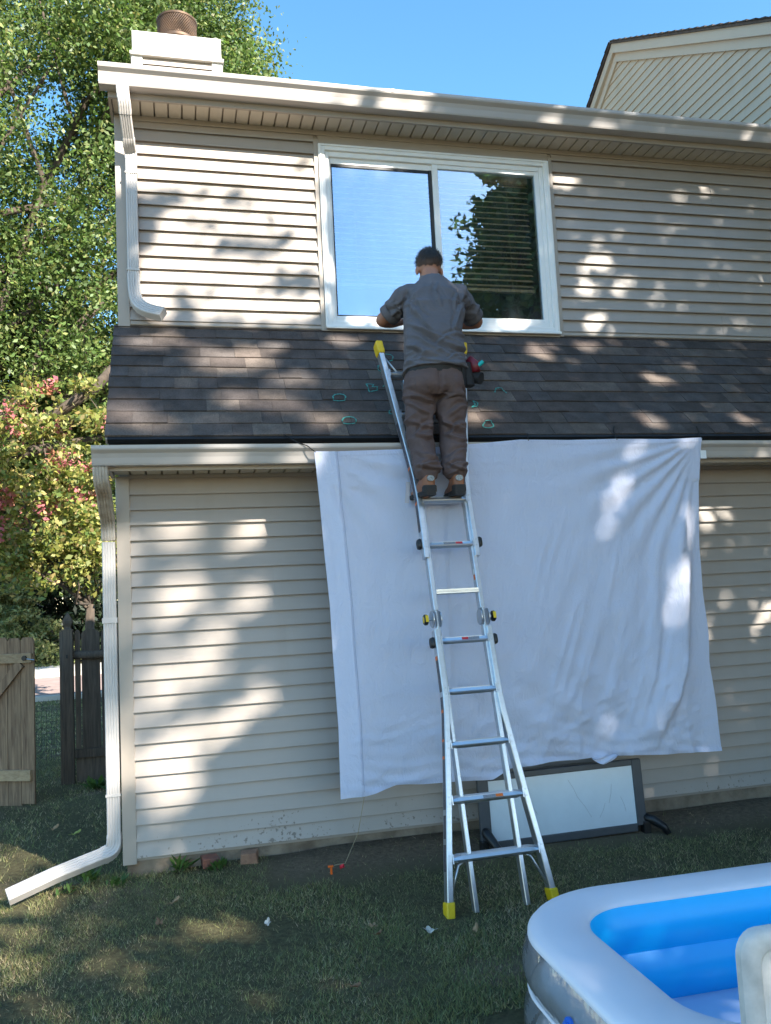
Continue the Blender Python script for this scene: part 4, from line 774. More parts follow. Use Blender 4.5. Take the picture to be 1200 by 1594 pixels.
tag(MB().add([(1.235, -.425, -.075), (1.262, -.43, -.062), (1.268, -.422, -.09), (1.240, -.416, -.10), (1.25, -.44, -.08)], [(0, 1, 4), (1, 2, 4), (2, 3, 4), (3, 0, 4)]).build('marker_tape', PINK), 'scrap of bright red tape beside the orange stake', 'tape')
TWINE = mat('tan_twine', (0.36, 0.28, 0.17), .9)
tag(MB().tube([tuple(sheet_at(.058, 1.0)+np.array([0, -.004, 0])), (1.36, -.45, .12), (1.27, -.44, -.06), (1.2, -.42, -.07)], .0022, 5).build('guy_line', TWINE), 'thin twine from the sheet bottom corner down to the orange stake', 'twine')
LEAFM = {}
def leaf_obj(x, y, a, s, colr, lab, curl=.3):
    key = str(colr); LEAFM[key] = LEAFM.get(key) or mat('dry_leaf_%d' % len(LEAFM), colr, .8, var=.25, vscale=40)
    out = []; n = 22
    for k in range(n):
        t = 2*math.pi*k/n; rr = s*(.55+.45*abs(math.cos(2.5*t))**1.0)*(1.0+.25*math.cos(t)); px, py = rr*math.cos(t), rr*.72*math.sin(t); out.append((px, py, curl*(px*px+py*py)/s*1.5+.006*math.sin(3*t)))
    V = [(0, 0, 0)]+out; F = [(0, k+1, (k+1) % n+1) for k in range(n)]
    mb = MB().add(V, F); mb.tube([(-s*.4, 0, .004), (-s*1.3, .05*s, .012)], s*.03, 4)
    o = mb.build('fallen_leaf', LEAFM[key], None); o.location = (x, y, float(ground_z(x, y))+.036); o.rotation_euler = (rnd.uniform(-.3, .3), rnd.uniform(-.3, .3), a)
    tag(o, lab, 'leaf', 'fallen leaves on the lawn')
leaves_px = None
# chalk marks drawn on the shingles (x, distance up the slope)
CHALK_LINES = [[(1.482,0.453),(1.466,0.42),(1.427,0.411),(1.392,0.42),(1.386,0.452),(1.408,0.485),(1.441,0.495),(1.471,0.486),(1.482,0.453)],[(1.503,0.163),(1.499,0.142),(1.477,0.129),(1.454,0.125),(1.434,0.126),(1.413,0.134),(1.405,0.152),(1.416,0.174),(1.429,0.192),(1.445,0.2),(1.469,0.202),(1.488,0.197),(1.496,0.184),(1.503,0.163)],[(1.662,0.635),(1.669,0.53),(1.731,0.559),(1.735,0.592),(1.697,0.587),(1.716,0.627),(1.662,0.635)],[(1.894,1.08),(1.936,1.069),(1.948,1.032),(1.932,0.99),(1.904,0.977)],[(1.823,0.914),(1.798,0.883),(1.795,0.836),(1.81,0.82)],[(1.78,0.593),(1.792,0.611),(1.804,0.613)],[(1.786,0.295),(1.76,0.283),(1.755,0.248),(1.777,0.242)],[(2.491,0.723),(2.517,0.717),(2.507,0.673),(2.477,0.665)],[(2.624,0.538),(2.646,0.583),(2.683,0.595),(2.706,0.566),(2.715,0.526)],[(2.42,0.426),(2.447,0.391),(2.428,0.344),(2.378,0.323),(2.419,0.365),(2.42,0.426)],[(2.479,0.106),(2.472,0.083),(2.451,0.069),(2.431,0.064),(2.414,0.065),(2.398,0.075),(2.395,0.094),(2.409,0.119),(2.423,0.139),(2.438,0.149),(2.459,0.15),(2.474,0.145),(2.478,0.13),(2.479,0.106)]]
CHALK = mat('teal_chalk', (0.05, 0.42, 0.36), .95, color2=(0.07, 0.10, 0.10), vscale=70)
for ln in CHALK_LINES:
    R = []
    pts = []
    for (a, b_) in zip(ln, ln[1:]):
        for t in np.linspace(0, 1, 5)[:-1]: pts.append((a[0]+(b_[0]-a[0])*t, a[1]+(b_[1]-a[1])*t))
    pts.append(ln[-1]); path = [rp(x, s, .0215-(.012*((s % exp_)/exp_))) for x, s in pts]
    mb = MB(); 
    for i, p in enumerate(path):
        t = path[min(i+1, len(path)-1)]-path[max(i-1, 0)]; t = t/np.linalg.norm(t); sd = np.cross(t, rnv)*(.0046+.002*math.sin(i*2.3)); R.append([p-sd, p+sd, p+sd+rnv*.0012, p-sd+rnv*.0012])
    mb.loft(R).build('chalk_mark', CHALK, mansard)
TAN, PALE, BRN = (0.36, 0.22, 0.11), (0.62, 0.56, 0.48), (0.22, 0.12, 0.06)
for x, y, a, s, cc, lab in ((.23, -.61, .4, .035, TAN, 'tan oak leaf on the lawn below the left loose brick'), (.72, -1.09, 1.2, .026, PALE, 'pale curled leaf on open lawn, left of the ladder'),
        (1.25, -1.31, 2.2, .028, TAN, 'upper tan leaf of the pair lying left of the front ladder foot'), (1.24, -1.43, .2, .026, BRN, 'brown leaf, lower of the pair left of the front ladder foot'),
        (1.51, -1.48, 3.0, .032, PALE, 'pale pointed leaf just in front of the left ladder foot'), (1.73, -1.56, .9, .028, TAN, 'tan leaf in front of the ladder, between its feet'),
        (1.01, -1.97, 0.1, .028, BRN, 'brown leaf nearest the camera on the lawn'), (.16, -.87, 1.9, .030, BRN, 'dark brown leaf on the sunny lawn patch'),
        (2.48, -.55, .7, .026, BRN, 'brown leaf in front of the whiteboard'), (-.53, 1.34, .5, .04, (0.35, 0.36, .08), 'yellow green leaf on the grass behind the downspout'), (-.72, 1.62, .5, .035, TAN, 'orange tan leaf on the grass by the wooden gate')):
    leaf_obj(x, y, a, s, cc, lab)

# ------------------------------------------------------------------ wooden fence and gate
WOODG = wood_material('weathered_gate_wood', (0.30, 0.20, 0.12), (0.10, 0.058, 0.034)); WOODF = wood_material('weathered_fence_wood', (0.17, 0.13, 0.095), (0.07, 0.052, 0.04)); WOODR = wood_material('gate_rail_wood', (0.40, 0.29, 0.17), (0.24, 0.16, 0.09), (0.9, 14, 14))
gate = empty('wooden_gate', (-1.4, 3.0, -.2), 'weathered brown plank gate standing open at the left edge', 'gate')
gd = np.array([-.905, .425, 0]); gn = np.array([-.425, -.905, 0]); g0 = np.array([-1.04, 2.84, 0])
def gbox(u0, u1, z0, z1, n0, n1, dog=0, ends=None):
    P = []
    prof = [(u0, z0), (u1, z0), (u1, z1-dog), (u1-dog*.6, z1), (u0+dog*.6, z1), (u0, z1-dog)] if dog else [(u0, z0), (u1, z0), (u1, z1), (u0, z1)]
    return MB().loft([[g0+gd*a+gn*n_+np.array([0, 0, z]) for a, z in prof] for n_ in (n0, n1)])
for k in range(8):
    gbox(.005+k*.142, .005+k*.142+.137, -.185-.004*k+rnd.uniform(-.01, .01), 1.365+rnd.uniform(-.008, .008), 0, .018, .035).build('plank', WOODG, gate)
gbox(.012, 1.12, 1.125, 1.215, .018, .052).build('rail', WOODR, gate, bevel=.003); gbox(.03, 1.12, .035, .135, .018, .052).build('rail', WOODR, gate, bevel=.003)
a, b_ = g0+gd*.13+np.array([0, 0, 1.12])+gn*.034, g0+gd*1.02+np.array([0, 0, .14])+gn*.034; t = (b_-a)/np.linalg.norm(b_-a); s_ = np.cross(t, gn)
MB().obox((a+b_)/2, t*np.linalg.norm(b_-a)/2, s_*.042, gn*.0155).build('diagonal_brace', WOODG, gate)
MB().disc(g0+gd*.075+gn*.0525+np.array([0, 0, 1.17]), gn, .024, .018, 12).build('latch_boss', BLACKP, gate, smooth=True, angle=40); MB().tube([g0+gd*.075+gn*.06+np.array([0, 0, 1.165]), g0-gd*.03+gn*.06+np.array([0, 0, 1.150])], .006, 6).build('latch_pin', STEEL, gate)
post = empty('fence_post', (-.85, 3.69, -.22), 'dark square fence post with a pointed finial beside the gate opening', 'post')
MB().box(-.905, -.80, 3.66, 3.76, -.35, 1.40).build('shaft', WOODF, post, bevel=.006)
MB().loft([[(-.8525+sx*w_, 3.71+sy*w_, z) for sx, sy in ((-1, -1), (1, -1), (1, 1), (-1, 1))] for w_, z in ((.034, 1.40), (.030, 1.425), (.044, 1.46), (.046, 1.49), (.030, 1.53), (.006, 1.57))]).build('finial', WOODF, post)
MB().box(-.935, -.906, 3.69, 3.74, -.3, 1.38).build('gate_stop', WOODF, post)
MB().box(-.865, -.845, 3.645, 3.66, 1.10, 1.14).build('latch_keeper', BLACKP, post)
panel = empty('plank_fence', (-.4, 3.78, -.2), 'dark weathered plank fence between the post and the house', 'fence')
x = -.79
for wd, gap in ((.055, .012), (.185, .014), (.15, .01), (.15, .012), (.13, 0)):
    prof = [(x, .06), (x+wd, .06)]+[(x+wd/2+wd/2*math.cos(q), 1.34+.05*math.sin(q)) for q in np.linspace(0, math.pi, 9)]
    MB().loft([[(a, yy, z) for a, z in prof] for yy in (3.745, 3.765)]).build('plank', WOODF, panel); x += wd+gap
MB().tube([(-.80, 3.725, 1.13), (-.6, 3.72, 1.115), (-.3, 3.722, 1.125), (-.07, 3.72, 1.12)], .045, 10).build('rail', WOODF, panel, smooth=True)
MB().box(-.80, -.066, 3.705, 3.745, .06, .15).build('rail', WOODF, panel, bevel=.004); MB().box(-.79, -.066, 3.75, 3.77, -.22, .055).build('kick_board', WOODF, panel)
WIREM = mat('rusty_wire', (0.05, 0.035, 0.025), .7)
wf = MB()
for k in range(30): wf.tube([(-2.6+k*.06, 5.5, -.26), (-2.6+k*.06+.01, 5.5, .42)], .0022, 4)
for k in range(10): wf.tube([(-2.65, 5.5, -.24+k*.07), (-1.7, 5.49, -.255+k*.07), (-.82, 5.5, -.24+k*.07)], .0022, 4)
tag(wf.build('wire_mesh', WIREM), 'rusty welded wire mesh across the gap beyond the open gate', 'mesh')

# ------------------------------------------------------------------ inflatable pool
def pool_outline(o, n=15, R0=.25, x0=1.80, x1=4.05, y0=-3.56, y1=-2.535):
    pts = []; r = R0+o
    for cx, cy, a0 in ((x0+R0, y1-R0, math.pi), (x1-R0, y1-R0, math.pi/2), (x1-R0, y0+R0, 0), (x0+R0, y0+R0, -math.pi/2)):
        for k in range(n):
            a = a0-(math.pi/2)*k/(n-1); pts.append((cx+r*math.cos(a), cy+r*math.sin(a)))
    # densify straight runs
    out = []
    for i, p in enumerate(pts):
        q = pts[(i+1) % len(pts)]; L_ = math.hypot(q[0]-p[0], q[1]-p[1]); k = max(1, int(L_/.12))
        for j in range(k): out.append((p[0]+(q[0]-p[0])*j/k, p[1]+(q[1]-p[1])*j/k))
    return out
def ring_pts(o, z):
    # same vertex count for every offset: densify by the base outline, then offset
    base = pool_outline(0.0); n_ = len(base); res = []
    for i, p in enumerate(base):
        a, b_ = np.array(base[i-1]), np.array(base[(i+1) % n_]); t = b_-a; t /= np.linalg.norm(t); nn = np.array([-t[1], t[0]])
        q = np.array(p)+nn*o*1.0; th = -.02; cx, cy = 1.775, -2.535
        res.append((cx+(q[0]-cx)*math.cos(th)-(q[1]-cy)*math.sin(th), cy+(q[0]-cx)*math.sin(th)+(q[1]-cy)*math.cos(th), z))
    return res
_t = np.array(pool_outline(0.0)); 
PBLUE = mat('blue_pool_vinyl', (0.0, 0.50, 0.97), .42, var=.04, vscale=3, bump=.05, bscale=6)
PWHITE = mat('white_pool_vinyl', (0.76, 0.75, 0.81), .38, var=.04, vscale=3, bump=.12, bscale=5)
PFLOOR = mat('pool_floor_vinyl', (0.55, 0.68, 0.84), .35, var=.06, vscale=3, bump=.1, bscale=6)
def clear_vinyl():
    m = bpy.data.materials.new('clear_vinyl'); m.use_nodes = True; N, L = nodes_of(m); out = N['Material Output']; N.remove(N['Principled BSDF'])
    tr = N.new('ShaderNodeBsdfTransparent'); tr.inputs[0].default_value = (.80, .84, .86, 1); gl = N.new('ShaderNodeBsdfGlossy'); gl.inputs['Roughness'].default_value = .08; df = N.new('ShaderNodeBsdfDiffuse'); df.inputs[0].default_value = (.62, .66, .70, 1)
    fr = N.new('ShaderNodeFresnel'); fr.inputs[0].default_value = 1.45; m1 = N.new('ShaderNodeMixShader'); m1.inputs[0].default_value = .14; L.new(tr.outputs[0], m1.inputs[1]); L.new(df.outputs[0], m1.inputs[2])
    m2 = N.new('ShaderNodeMixShader'); L.new(fr.outputs[0], m2.inputs[0]); L.new(m1.outputs[0], m2.inputs[1]); L.new(gl.outputs[0], m2.inputs[2]); L.new(m2.outputs[0], out.inputs[0])
    g = N.new('ShaderNodeNewGeometry'); nz = N.new('ShaderNodeTexNoise'); nz.inputs['Scale'].default_value = 9; nz.inputs['Detail'].default_value = 3; L.new(g.outputs['Position'], nz.inputs['Vector']); bp = N.new('ShaderNodeBump'); bp.inputs['Strength'].default_value = .35; bp.inputs['Distance'].default_value = .02; L.new(nz.outputs['Fac'], bp.inputs['Height']); L.new(bp.outputs[0], gl.inputs['Normal']); L.new(bp.outputs[0], fr.inputs['Normal'])
    return m
CLEARV = clear_vinyl()
pool = empty('inflatable_pool', (2.9, -3.05, -.15), 'inflatable paddling pool with white rim and bright blue inside', 'pool')
def bulge(z0, z1, o0, amp, n_=9): return [(o0+amp*math.sin(math.pi*k/(n_-1)), z0+(z1-z0)*k/(n_-1)) for k in range(n_)]
def pool_part(name, prof, m): return MB().loft([ring_pts(o, z) for o, z in prof], cap=False).build(name, m, pool, smooth=True)
pool_part('inner_tube', [(o, z) for o, z in bulge(.278, .085, 0.0, -.035)], PBLUE); pool_part('inner_tube', bulge(.085, -.115, 0.0, -.035), PBLUE)
pool_part('rim', [(.0, .27), (-.004, .281), (.008, .292), (.04, .300), (.08, .306), (.13, .306), (.18, .300), (.220, .288), (.236, .272), (.238, .258)], PWHITE)
pool_part('outer_tube', bulge(.258, .065, .236, .030), CLEARV); pool_part('outer_tube', bulge(.065, -.145, .236, .036), CLEARV)
pool_part('chamber_web', [(.0, .20), (.10, .17), (.18, .11), (.236, .066)], PWHITE); pool_part('chamber_web', [(0., -.02), (.13, -.05), (.236, -.12)], PWHITE)
pool_part('weld_seam', [(.234, .069), (.250, .067), (.234, .063)], PWHITE)
fp = ring_pts(.01, -.112); cxy = np.mean(fp, 0); MB().add(fp+[tuple(cxy)], [(k, (k+1) % len(fp), len(fp)) for k in range(len(fp))]).build('pool_floor', PFLOOR, pool, smooth=True)
VALVE = mat('blue_valve', (0.03, 0.16, 0.62), .3)
vc = np.array([1.516, -3.13, .165]); MB().disc(vc, (-1, -.05, .12), .026, .010, 18).build('valve', VALVE, pool, smooth=True, angle=40); MB().disc(vc+[-.010, 0, .001], (-1, -.05, .12), .014, .012, 14).build('valve', VALVE, pool, smooth=True, angle=40)

# ------------------------------------------------------------------ plastic chair in the foreground
RESIN = mat('weathered_white_resin', (0.68, 0.65, 0.62), .5, color2=(0.36, 0.35, 0.33), vscale=7, bump=.12, bscale=25)
chair = empty('plastic_chair', (1.9, -4.2, -.15), 'weathered white plastic chair back at the lower right corner', 'chair')
ZC = .755; th = .18      # back leans away from the camera
def cb(x, z, d): return (x, -4.06+(z-.28)*th-d, z)      # d: towards the camera
def back_ring(inset, d, zt=ZC, x0=1.58, x1=2.12, zb=.26):
    pts = []; r = max(.055-inset*.5, .02); X0, X1, ZT = x0+inset, x1-inset, zt-inset
    fl_ = lambda x, z: x+(-.062*(ZT-z)/.5 if x < 1.82 else .062*(ZT-z)/.5)    # splays outward downwards
    P = [(X0, zb)]+[(X0, zb+(ZT-r-zb)*t) for t in (.33, .66, 1)]+[(X0+r-r*math.cos(a), ZT-r+r*math.sin(a)) for a in np.linspace(.2, math.pi/2, 6)]
    P += [(X1-r+r*math.sin(a), ZT-r+r*math.cos(a)) for a in np.linspace(0, math.pi/2-.2, 6)]+[(X1, zb+(ZT-r-zb)*t) for t in (1, .66, .33, 0)]
    return [cb(fl_(x, z), z, d) for x, z in P]
rings = [back_ring(0.008, -.012), back_ring(0, -.006), back_ring(0, .014), back_ring(.010, .022), back_ring(.040, .022), back_ring(.048, .014), back_ring(.052, .0)]
MB().loft(rings, cap=False, close=False).build('back_frame', RESIN, chair, smooth=True, angle=50)
pr_ = back_ring(.050, .002); pr2 = back_ring(.050, -.006); n_ = len(pr_)
mb = MB(); mb.add(pr_, [tuple(range(n_))]); mb.add(pr2, [tuple(range(n_-1, -1, -1))]); mb.build('back_panel', RESIN, chair)
for k in range(5):
    xx = 1.66+k*.08; MB().add([cb(xx+a+(-.06*(.72-z)/.5*(1.82-xx)/.27), z, d) for z in (.27, .69) for a, d in ((0, .002), (.012, .010), (.042, .010), (.054, .002))], [(0, 1, 5, 4), (1, 2, 6, 5), (2, 3, 7, 6)]).build('back_slat', RESIN, chair)
MB().loft([[(x, y, z+.012*math.cos((x-1.82)*5)) for x, y in ((1.52, -4.08), (2.12, -4.08), (2.10, -4.50), (1.54, -4.50))] for z in (.255, .285)]).build('seat', RESIN, chair, bevel=.01)
for x0, y0 in ((1.52, -4.07), (2.10, -4.07), (1.55, -4.47), (2.07, -4.47)):
    MB().loft([[(x0+dx*k+(x0-1.82)*.18*(1-t), y0+dy*k+(y0+4.27)*.2*(1-t), -.16+t*.43) for dx, dy in ((-1, -1), (1, -1), (1, 1), (-1, 1))] for t, k in ((0, .016), (.5, .02), (1, .028))]).build('leg', RESIN, chair, bevel=.004)
for x0 in (1.49, 2.15): MB().tube([cb(x0, .50, 0), (x0, -4.25, .49), (x0, -4.46, .46), (x0, -4.48, .26)], .018, 8).build('armrest', RESIN, chair, smooth=True)
# ------------------------------------------------------------------ vegetation
LEAF = leaf_material('leaf'); BARK = mat('bark', (0.10, 0.075, 0.055), .95, color2=(0.045, 0.034, 0.026), vscale=12, bump=.9, bscale=25, stretch=(1, 1, .25))
E1 = np.array([-SUN[1], SUN[0], 0]); E1 /= np.linalg.norm(E1); E2 = np.cross(SUN, E1); E2 = E2 if E2[2] > 0 else -E2
HOLES = []  # gaps cut into the crowns where sun patches are to land
CLS = [(15, 1.42, .08, .035), (7, .85, .06, .0), (4, 1.1, .07, .02), (22, 1.25, .08, .03), (20, 1.25, .08, .03), (2, .62, .07, .0), (8, .95, .085, .012), (1, .25, .02, .0), (4, .9, .08, .010), (2, .25, .02, .0), (2, .6, .04, .0), (3, .7, .04, .0), (2, 1.1, .07, .02), (3, .5, .03, .0), (6, 1.1, .07, .02)]
CL_ = [q[1:] for q in CLS for _ in range(q[0])]
for p, (k_s, k_min, k_add) in zip(PATCHES, CL_):
    P0, A_, B_ = np.array(p[:3]), np.array(p[3:6]), np.array(p[6:9])
    M = np.array([[A_@E1, B_@E1], [A_@E2, B_@E2]])
    # widen tiny gaps so that the sun's half-degree disc still shines through
    U_, S_, Vt = np.linalg.svd(M); S_ = np.maximum(S_*k_s, k_min)+k_add; HOLES.append((P0@E1, P0@E2, np.linalg.inv(U_@np.diag(S_))))
MA, MBB = np.array([2.03, -.5, 3.25])@E1, np.array([2.03, -.5, 3.25])@E2
def in_holes(P):
    a, b = P@E1, P@E2; hit = np.zeros(len(P), bool); jx = .25*vnoise(P, 3.0, 4); 
    for ac, bc, Mi in HOLES:
        q = np.stack([a-ac, b-bc], -1)@Mi.T; hit |= (q**2).sum(1) < (1+jx)**2
    # no gaps are cut where they would light the worker
    return hit & ~(((a-MA)/.30)**2+((b-MBB)/.80)**2 < 1)
def leaf_mesh(name, P, size, colors, seed=0, up=.4, aspect=.55, fold=.25):
    r = np.random.default_rng(seed); n = len(P)
    nrm = r.normal(size=(n, 3)); nrm[:, 2] += up; nrm /= np.linalg.norm(nrm, axis=1)[:, None]
    d = r.normal(size=(n, 3)); d -= nrm*(d*nrm).sum(1)[:, None]; d /= np.linalg.norm(d, axis=1)[:, None]; s = np.cross(nrm, d)
    L_ = (size*r.uniform(.65, 1.3, n))[:, None]; W_ = L_*aspect
    V = np.stack([P-d*L_*.5, P-s*W_*.5+nrm*L_*fold*.3-d*L_*.05, P+d*L_*.5-nrm*L_*.1, P+s*W_*.5+nrm*L_*fold*.3-d*L_*.05], 1).reshape(-1, 3)
    F = np.arange(n*4).reshape(-1, 4); C_ = np.repeat(colors, 4, 0)
    return fast_mesh(name, V, F, C_)
def palette(n, cols, w_, r, var=.25):
    i = r.choice(len(cols), n, p=np.array(w_)/sum(w_)); c_ = np.array(cols)[i]; return np.clip(c_*r.uniform(1-var, 1+var, (n, 1))*r.uniform(.92, 1.08, (n, 3)), 0, 1)
def branchy(mb, base, tips, r0, seed=0):
    r = np.random.default_rng(seed)
    for t in tips:
        p0 = np.array(base, float); p1 = np.array(t, float); m1 = p0*.65+p1*.35+r.normal(size=3)*.12*np.linalg.norm(p1-p0); m2 = p0*.3+p1*.7+r.normal(size=3)*.08*np.linalg.norm(p1-p0)
        mb.tube([p0, m1, m2, p1], [r0, r0*.7, r0*.45, r0*.14], 7)
def clusters(center, rad, n, r, shell=.55):
    d = r.normal(size=(n, 3)); d /= np.linalg.norm(d, axis=1)[:, None]; q = shell+(1-shell)*r.random((n, 1)); q = np.where(r.random((n, 1)) < .25, r.random((n, 1))**.5, q)
    return np.array(center)+d*np.array(rad)*q
def spread(C_, rad, n, r):
    i = r.integers(0, len(C_), n); return C_[i]+r.normal(size=(n, 3))*np.array(rad)*.55, i
def tree(name, label, cat, base, fork, cl, crad, nleaf, size, cols, w_, seed, tr=.3, group=None, mask=None, aspect=.55, up=.4, cluster_cols=None, var=.25, nl=26, limb=None):
    r = np.random.default_rng(seed); t = empty(name, base, label, cat, group)
    mb = MB(); b0 = np.array(base, float); f0 = np.array(fork, float)
    mb.tube([b0-[0, 0, .3], b0+(f0-b0)*.05, b0+(f0-b0)*.4+r.normal(size=3)*.05, f0], [tr*1.5, tr*1.15, tr*.95, tr*.75], 12); mb.build('trunk', BARK, t, smooth=True)
    mb = MB(); branchy(mb, f0, cl[r.choice(len(cl), min(nl, len(cl)), replace=False)], limb or tr*.5, seed); mb.build('limbs', BARK, t, smooth=True)
    P, ci = spread(cl, crad, nleaf, r)
    C_ = palette(nleaf, cols, w_, r, var)
    if cluster_cols is not None: C_ = np.where(cluster_cols[0][ci][:, None] & (r.random(nleaf) < .75)[:, None], palette(nleaf, cluster_cols[1], cluster_cols[2], r, .25), C_)
    if mask is not None: k = mask(P); P, C_ = P[k], C_[k]
    o = link('crown', leaf_mesh('crown', P, size, C_, seed, up, aspect), LEAF, t); o['kind'] = 'stuff'
    return t
r = np.random.default_rng(21)
OAK = [(0.065, 0.108, 0.028), (0.095, 0.148, 0.038), (0.135, 0.185, 0.052), (0.22, 0.235, 0.08)]
cl = clusters((-3.2, 15.5, 11.6), (6.4, 4.2, 7.6), 560, r, .55); cl = np.concatenate([cl, clusters((0.6, 15.5, 15.0), (2.5, 3, 3.4), 110, r, .5), clusters((-4.4, 18.0, 6.8), (4.4, 2.0, 4.0), 200, r, .4)])
cl = cl[(cl[:, 2] > 3.2)]
tree('oak_tree', 'tall green oak rising behind the left end of the house and its chimney', 'tree', (-5.2, 15.0, -.25), (-5.0, 15.2, 4.5), cl, (.68, .68, .46), 330000, .118, OAK, [3, 4, 3, 1.2], 5, tr=.42, var=.3, nl=60, limb=.16)
# colourful small tree in front of the street
cl = clusters((-2.55, 12.6, 4.5), (1.75, 1.4, 2.5), 130, r, .35); cl = np.concatenate([cl, clusters((-1.5, 12.4, 3.0), (.7, .7, 1.2), 36, r, .3), clusters((-2.6, 12.2, 2.7), (1.3, .8, .8), 34, r, .2)])
pink = (r.random(len(cl)) < .20) & (cl[:, 2] > 3.0)
tree('dogwood_tree', 'small autumn tree with yellow green and pink leaves left of the downspout', 'tree', (-1.45, 12.7, -.25), (-1.5, 12.7, 1.7), cl, (.30, .30, .15), 12500, .13,
     [(0.19, 0.21, 0.05), (0.28, 0.27, 0.075), (0.11, 0.15, 0.04), (0.36, 0.29, 0.12)], [4, 3, 3, 1.5], 8, tr=.11, cluster_cols=(pink, [(0.46, 0.17, 0.17), (0.48, 0.24, 0.15), (0.42, 0.13, 0.15)], [3, 2, 2]), aspect=.6, nl=11, limb=.036)
# evergreens beyond the street
def conifer(name, label, base, h, rad, cols, seed, n=9000, size=.22, group=None, mask=None):
    rr = np.random.default_rng(seed); t = empty(name, base, label, 'tree', group); b0 = np.array(base)
    MB().tube([b0-[0, 0, .3], b0+[0, 0, h*.95]], [min(rad*.08, .12), .02], 8).build('trunk', BARK, t)
    L_ = []
    nb = int(n/70)
    for k in range(nb):
        z = h*(1-(1-rr.random())**.62); L0 = rad*(1-z/h)**.85*rr.uniform(.75, 1.1)+.08; a = rr.random()*6.283
        q = rr.random((70, 1)); dirn = np.array([math.cos(a), math.sin(a), -.10]); p = b0+[0, 0, z+.15]+dirn*L0*q**.7+rr.normal(size=(70, 3))*np.array([.16, .16, .07])*L0*.6; L_.append(p)
    P = np.concatenate(L_); P = P if mask is None else P[mask(P)]; o = link('crown', leaf_mesh('crown', P, size, palette(len(P), cols, [1]*len(cols), rr, .3), seed, .8, .35), LEAF, t); o['kind'] = 'stuff'
conifer('spruce_tree', 'pale sunlit spruce above the wooden gate', (-5.4, 25.6, -.25), 3.1, 2.3, [(0.20, 0.22, 0.085), (0.26, 0.27, 0.11), (0.15, 0.19, 0.075)], 31, 14000, .2, 'evergreens across the street')
conifer('spruce_tree', 'dark tall spruce behind the autumn tree trunk', (-3.4, 28.5, -.25), 14.5, 3.6, [(0.020, 0.034, 0.016), (0.03, 0.05, 0.024), (0.018, 0.028, 0.018)], 32, 30000, .3, 'evergreens across the street')  # both tall spruces carry the other trees' shade in their foliage colour
conifer('spruce_tree', 'dark spruce left of the autumn tree, below the far roof', (-8.4, 30.5, -.25), 11.0, 3.8, [(0.022, 0.036, 0.018), (0.032, 0.05, 0.024)], 33, 20000, .3, 'evergreens across the street')
cl = clusters((-7, 34, 6), (6, 3, 4.5), 160, r, .5)
tree('maple_tree', 'distant green tree seen through gaps far across the street', 'tree', (-7, 34, -.3), (-7, 34, 3), cl, (1.1, 1.1, .9), 24000, .34, OAK, [3, 3, 2, 1], 41, tr=.35)
cl = clusters((3, 38, 5), (8, 3, 5.0), 160, r, .5)
tree('maple_tree', 'distant broad green tree mostly hidden behind the house', 'tree', (3, 38, -.3), (3, 38, 3), cl, (1.1, 1.1, .9), 18000, .34, OAK, [3, 3, 2, 1], 42, tr=.35)
# far house
fh = empty('far_house', (-11, 40, -.3), 'dark roofed house across the street behind the autumn tree', 'house')
BRW = mat('far_brown_wall', (0.20, 0.14, 0.11), .9, var=.2); RFD = mat('far_grey_roof', (0.085, 0.075, 0.078), .9, var=.3, vscale=6)
MB().box(-18, -6.9, 40, 48, -.4, 4.6).build('wall', BRW, fh); MB().add([(-18.5, 39.4, 4.5), (-6.4, 39.4, 4.5), (-6.4, 44, 8.2), (-18.5, 44, 8.2), (-18.5, 48.6, 4.5), (-6.4, 48.6, 4.5)], [(0, 1, 2, 3), (3, 2, 5, 4), (0, 3, 4), (1, 5, 2), (0, 4, 5, 1)]).build('roof', RFD, fh)
for x in (-9.5, -12.5): MB().box(x-.6, x+.6, 39.95, 39.99, 1.0, 2.3).build('window', GASKET, fh)

# trees behind the photographer: they shade the wall and mirror in the window
a_ = r.uniform(-5.0, 6.6, 130000); lo = (np.array([0, -4.6, -.3])@E2); hi = np.array([2.5, YU, 5.62])@E2
b_ = r.uniform(lo-.6, hi+.5, len(a_)); d_ = 15.8+r.normal(size=len(a_))*1.9
Psh = a_[:, None]*E1+b_[:, None]*E2+d_[:, None]*SUN
# ragged crown top: thinner towards the top left of the wall
topn = hi-.15+.55*vnoise(np.stack([a_, a_*0, a_*0], -1), .8, 2); keep = (b_ < topn) & (fbm(Psh, .9, 3, 6) > -.62) & (r.random(len(a_)) < .50+.35*fbm(Psh, 1.6, 2, 19))
keep &= ~in_holes(Psh) | (r.random(len(a_)) < .035)
Psh = Psh[keep]
# these crowns stand clear of what the window mirrors left of its right-hand pane
def mirrored_px(P):
    q = np.stack([P[:, 0], 2*YU-P[:, 1], P[:, 2]], -1)-CAM; dep = q@_f; return 600+1317.18*(q@_r)/dep, 797-1317.18*(q@_u)/dep
def in_view_of_pane(P, slack=0.0):
    x, y = mirrored_px(P); edge_ = 738-38*np.sin(y/21)*np.sin(y/57)-(y > 440)*20+34*vnoise(np.stack([x, y, 0*x], -1), .05, 8)+np.random.default_rng(len(P)).normal(size=len(P))*13; return (x > 495) & (x < edge_+slack) & (y > 235) & (y < 530)
bad = in_view_of_pane(Psh); sh = r.uniform(6, 16, len(Psh)); Psh[bad] += SUN*sh[bad][:, None]; bad = in_view_of_pane(Psh); Psh = Psh[~bad]
def limb_in_pane(q, f):
    T_ = np.linspace(0, 1, 12)[:, None]; x, y = mirrored_px(np.array(f)*(1-T_)+np.array(q)*T_); return bool(((x > 440) & (x < 790) & (y > 200) & (y < 560)).any())
